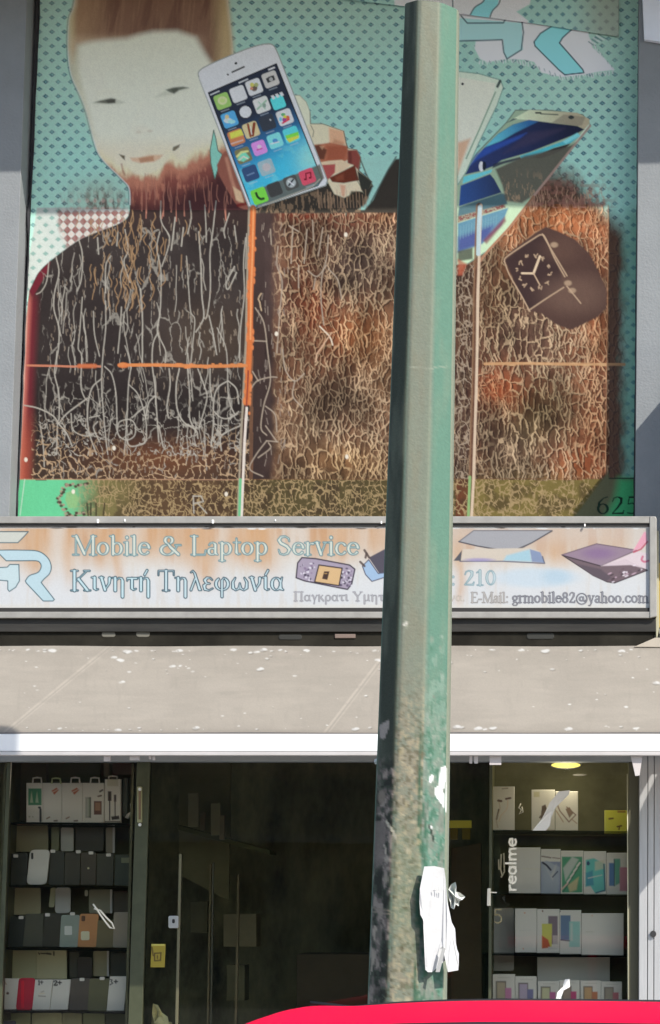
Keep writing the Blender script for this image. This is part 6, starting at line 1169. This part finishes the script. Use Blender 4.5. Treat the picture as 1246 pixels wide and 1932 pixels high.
o = sheet('torn_poster', [(801,1635),(820,1634),(838,1638),(841,1660),(844,1700),(844,1732),(851,1738),(858,1752),(859,1762),(852,1764),(855,1772),(860,1782),(862,1792),(865,1799),(863,1812),(865,1822),(864,1831),(852,1833),(845,1834),(841,1815),(838,1800),(836,1785),(833,1770),(829,1790),(822,1812),(816,1834),(808,1834),(803,1829),(806,1810),(803,1795),(806,1790),(803,1760),(799,1735),(794,1726),(792,1700),(793,1677),(797,1655)], 'bright white torn paper notice stuck to the street pole, ragged at its foot', 'poster', Y0=YPOLE-.150, tilt=.25)
for pts in ([(836,1786),(841,1790),(836,1810),(830,1834),(822,1834),(828,1812)],): ext('loose_strip', pts, YPOLE-.172, .002, mat('strip_grey', (.42,.42,.40), .8), o)
tg = mat('faint_print', (.62,.62,.60), .8); bm = bmesh.new()
for q in ([(828,1672),(828,1682)], [(825,1671),(831,1670)], [(833,1674),(834,1682)], [(838,1672),(838,1681)], [(820,1675),(822,1682)]):
    for (x0, y0), (x1, y1) in zip(q[:-1], q[1:]): 
        r = .7; prism(bm, [at(x, y, YPOLE-.166) for x, y in ((x0-r,y0),(x0+r,y0+.8),(x1+r,y1),(x1-r,y1-.8))], .001)
bm_to('faint_print', bm, tg, o)
crumple('paper_rosette', [(846,1690),(846,1678),(852,1668),(860,1664),(862,1672),(860,1682),(868,1684),(878,1692),(872,1698),(867,1700),(866,1710),(860,1706),(857,1716),(851,1712),(850,1702)], YPOLE-.06, mat('rosette', (.66,.67,.62), .7), 'small crumpled white paper bow sticking out from the right side of the pole', 'paper', 12, .02)
sheet('poster_scrap', [(714,1372),(722,1366),(744,1362),(745,1368),(740,1378),(738,1388),(724,1396),(716,1390)], 'grey-white paper scrap on the shaded left face of the street pole', 'paper', Y0=YPOLE-.118, tilt=-.9, m=mat('scrap', (.62,.62,.66), .8))
crumple('paper_tuft', [(707,1432),(712,1431),(715,1436),(714,1441),(708,1442),(706,1437)], YPOLE-.02, mat('rosette', (.66,.67,.62), .7), 'tiny white paper tuft on the left edge of the pole', 'paper', 2, .004)
# ================================================================== PARKED CAR (only its roof is in view)
def car():
    cz = at(1000, 1893, -7.5)[2]; gz = -.13; t = thing('parked_car', (Xw(1150, -7.6, 1900)+.2, -7.5, gz), 'glossy crimson-red parked car, only its curved roof rising into the bottom of the picture', 'car')
    red = mat('car_red', (.92,.0006,.05), .5, spec=.015); blk = mat('car_trim', (.015,.015,.016), .5); gls = mat('car_glass', (.02,.022,.025), .08, spec=.7)
    xf = Xw(472, -7.9, 1932)                                 # where the roof line meets the picture's lower edge
    # side profile: (x from xf, z body top), roof rises to cz
    prof = [(-2.05,.42),(-2.0,.62),(-1.85,.80),(-1.3,.93),(-.85,1.0),(-.45,1.2),(-.12,1.375),(0,1.437-.13+.13),(.08,cz-.021),(.16,cz-.0125),(.25,cz-.0065),(.36,cz-.0025),(.5,cz-.0008),(.7,cz),(.9,cz-.0015),(1.1,cz-.006),(1.35,cz-.02),(1.6,cz-.06),(1.8,cz-.14),(1.98,1.18),(2.1,.96),(2.16,.7),(2.14,.45)]
    hw_roof, hw = .60, .84; belt = .92; st = []
    def sec(x, z):
        """half cross-section from sill to centre line"""
        P = [(hw*.93, gz+.22), (hw, gz+.5), (hw*1.0, .62), (hw*.97, min(belt, z-.01))]
        if z > 1.02:
            k = (z-belt)/(cz-belt); rw = hw*.97+(hw_roof-hw*.97)*k
            P += [(rw+.02*k, z-.075*k), (rw*.985, z-.035*k), (rw*.90, z-.014*k), (rw*.6, z-.004*k), (rw*.3, z-.001), (0, z)]
        else: P += [(hw*.93, z-.004), (hw*.9, z), (hw*.8, z+.003), (hw*.55, z+.006), (hw*.28, z+.008), (0, z+.009)]
        return P
    bm = bmesh.new(); rings = []
    for dx, z in prof:
        s_ = sec(dx, max(z, .44)); full = [(-a, b) for a, b in s_]+[(a, b) for a, b in s_[-2::-1]]
        e = .86 if dx < -1.9 or dx > 2.1 else 1
        rings.append([bm.verts.new((xf+dx, -7.5+a*e, b)) for a, b in full])
    for u, v in zip(rings[:-1], rings[1:]):
        for k in range(len(u)-1): bm.faces.new((u[k], v[k], v[k+1], u[k+1]))
        bm.faces.new((u[-1], v[-1], v[0], u[0]))
    bm.faces.new(rings[0]); bm.faces.new(rings[-1][::-1])
    body = bm_to('body', bm, red, t, True); m_ = body.modifiers.new('sub', 'SUBSURF'); m_.levels = 2; m_.render_levels = 2
    # side glass, drip rail, wheels, lamps
    for s_ in (-1, 1):
        for a, b in ((-.35,.62),(.68,1.5)):
            bm = bmesh.new(); z0, z1 = belt+.03, cz-.085; ya, yb = -7.5+s_*(hw*.97+.006), -7.5+s_*(hw_roof+.028)
            q = [(xf+a-(.25 if a < 0 else 0), ya, z0), (xf+b+(.2 if b > 1 else 0), ya, z0), (xf+b, yb, z1), (xf+a+(.25 if a < 0 else 0), yb, z1)]
            vs = [bm.verts.new(p) for p in q]+[bm.verts.new((p[0], p[1]-s_*.01, p[2])) for p in q]; bm.faces.new(vs[:4]); bm.faces.new(vs[7:3:-1]); [bm.faces.new((vs[i], vs[(i+1) % 4], vs[4+(i+1) % 4], vs[4+i])) for i in range(4)]
            bm_to('side_window', bm, gls, t)
        tube('roof_rail', [(xf+dx, -7.5+s_*.55, z-.012) for dx, z in prof if z > 1.42], .0045, blk, t)
        for dx in (-1.32, 1.38):
            bm = bmesh.new(); bmesh.ops.create_cone(bm, cap_ends=True, segments=32, radius1=.31, radius2=.31, depth=.2, matrix=Matrix.Translation((xf+dx, -7.5+s_*.78, gz+.31)) @ Matrix.Rotation(math.pi/2, 4, 'X')); wh = bm_to('wheel', bm, blk, t)
            bm = bmesh.new(); bmesh.ops.create_cone(bm, cap_ends=True, segments=24, radius1=.2, radius2=.19, depth=.03, matrix=Matrix.Translation((xf+dx, -7.5+s_*.888, gz+.31)) @ Matrix.Rotation(math.pi/2, 4, 'X')); bm_to('rim', bm, alum, wh)
        wobj('headlight', xf-2.04, xf-1.94, -7.5+s_*.62-.12, -7.5+s_*.62+.12, .58, .68, mat('lampglass', (.8,.8,.8), .1), t, .02)
        wobj('tail_light', xf+2.08, xf+2.16, -7.5+s_*.64-.1, -7.5+s_*.64+.1, .7, .9, mat('tail', (.4,.01,.01), .2), t, .02)
    bm = bmesh.new(); q = [(xf-.83,-.70,1.015),(xf-.83,.70,1.015),(xf-.24,.55,1.312),(xf-.24,-.55,1.312)]
    vs = [bm.verts.new((x, -7.5+y, z+.012)) for x, y, z in q]; vs2 = [bm.verts.new((x, -7.5+y, z-.01)) for x, y, z in q]; bm.faces.new(vs); bm.faces.new(vs2[::-1]); [bm.faces.new((vs[i], vs2[i], vs2[(i+1) % 4], vs[(i+1) % 4])) for i in range(4)]
    bm_to('windscreen', bm, gls, t)
car()
# ------------------------------------------------------------------ the house across the street (behind the camera; shades the low sky, seen in the glass)
def opposite():
    t = thing('opposite_house', (0, -40, -.13), 'ochre rendered apartment house across the street, mirrored faintly in the shop glass', 'building')
    wobj('wall', -34, 34, -48, -40, -.13, 5.2, mat('ochre', (.32,.30,.22), .9, var=.25, vscale=.6), t); wm = mat('dark_window', (.02,.022,.025), .15); fr_ = mat('sill_stone', (.3,.3,.28), .8)
    wobj('roof', -34.2, 34.2, -48, -39.7, 5.2, 5.5, fr_, t)
    for r in range(1):
        for k in range(-11, 12):
            o = wobj('window', k*2.8-.6, k*2.8+.6, -40.0, -39.96, .9+r*3.1, 2.6+r*3.1, wm, t)
        wobj('balcony_ledge', -33.5, 33.5, -40, -39.2, 3.2+r*3.1-.25, 3.2+r*3.1-.1, fr_, t)
opposite()
# ------------------------------------------------------------------ put every mesh origin at the foot of its own shape
bpy.context.view_layer.update()
for o in list(SC.objects):
    if o.type != 'MESH' or o.data.users > 1: continue
    n = len(o.data.vertices); a = np.empty(n*3, 'f'); o.data.vertices.foreach_get('co', a); a = a.reshape(-1, 3)
    c = np.array([(a[:, 0].min()+a[:, 0].max())/2, (a[:, 1].min()+a[:, 1].max())/2, a[:, 2].min()], 'f')
    o.data.vertices.foreach_set('co', (a-c).ravel()); o.data.update()
    v = Vector([float(k) for k in c])
    for ch in o.children: ch.matrix_parent_inverse = Matrix.Translation(-v)
    o.location = o.location+v
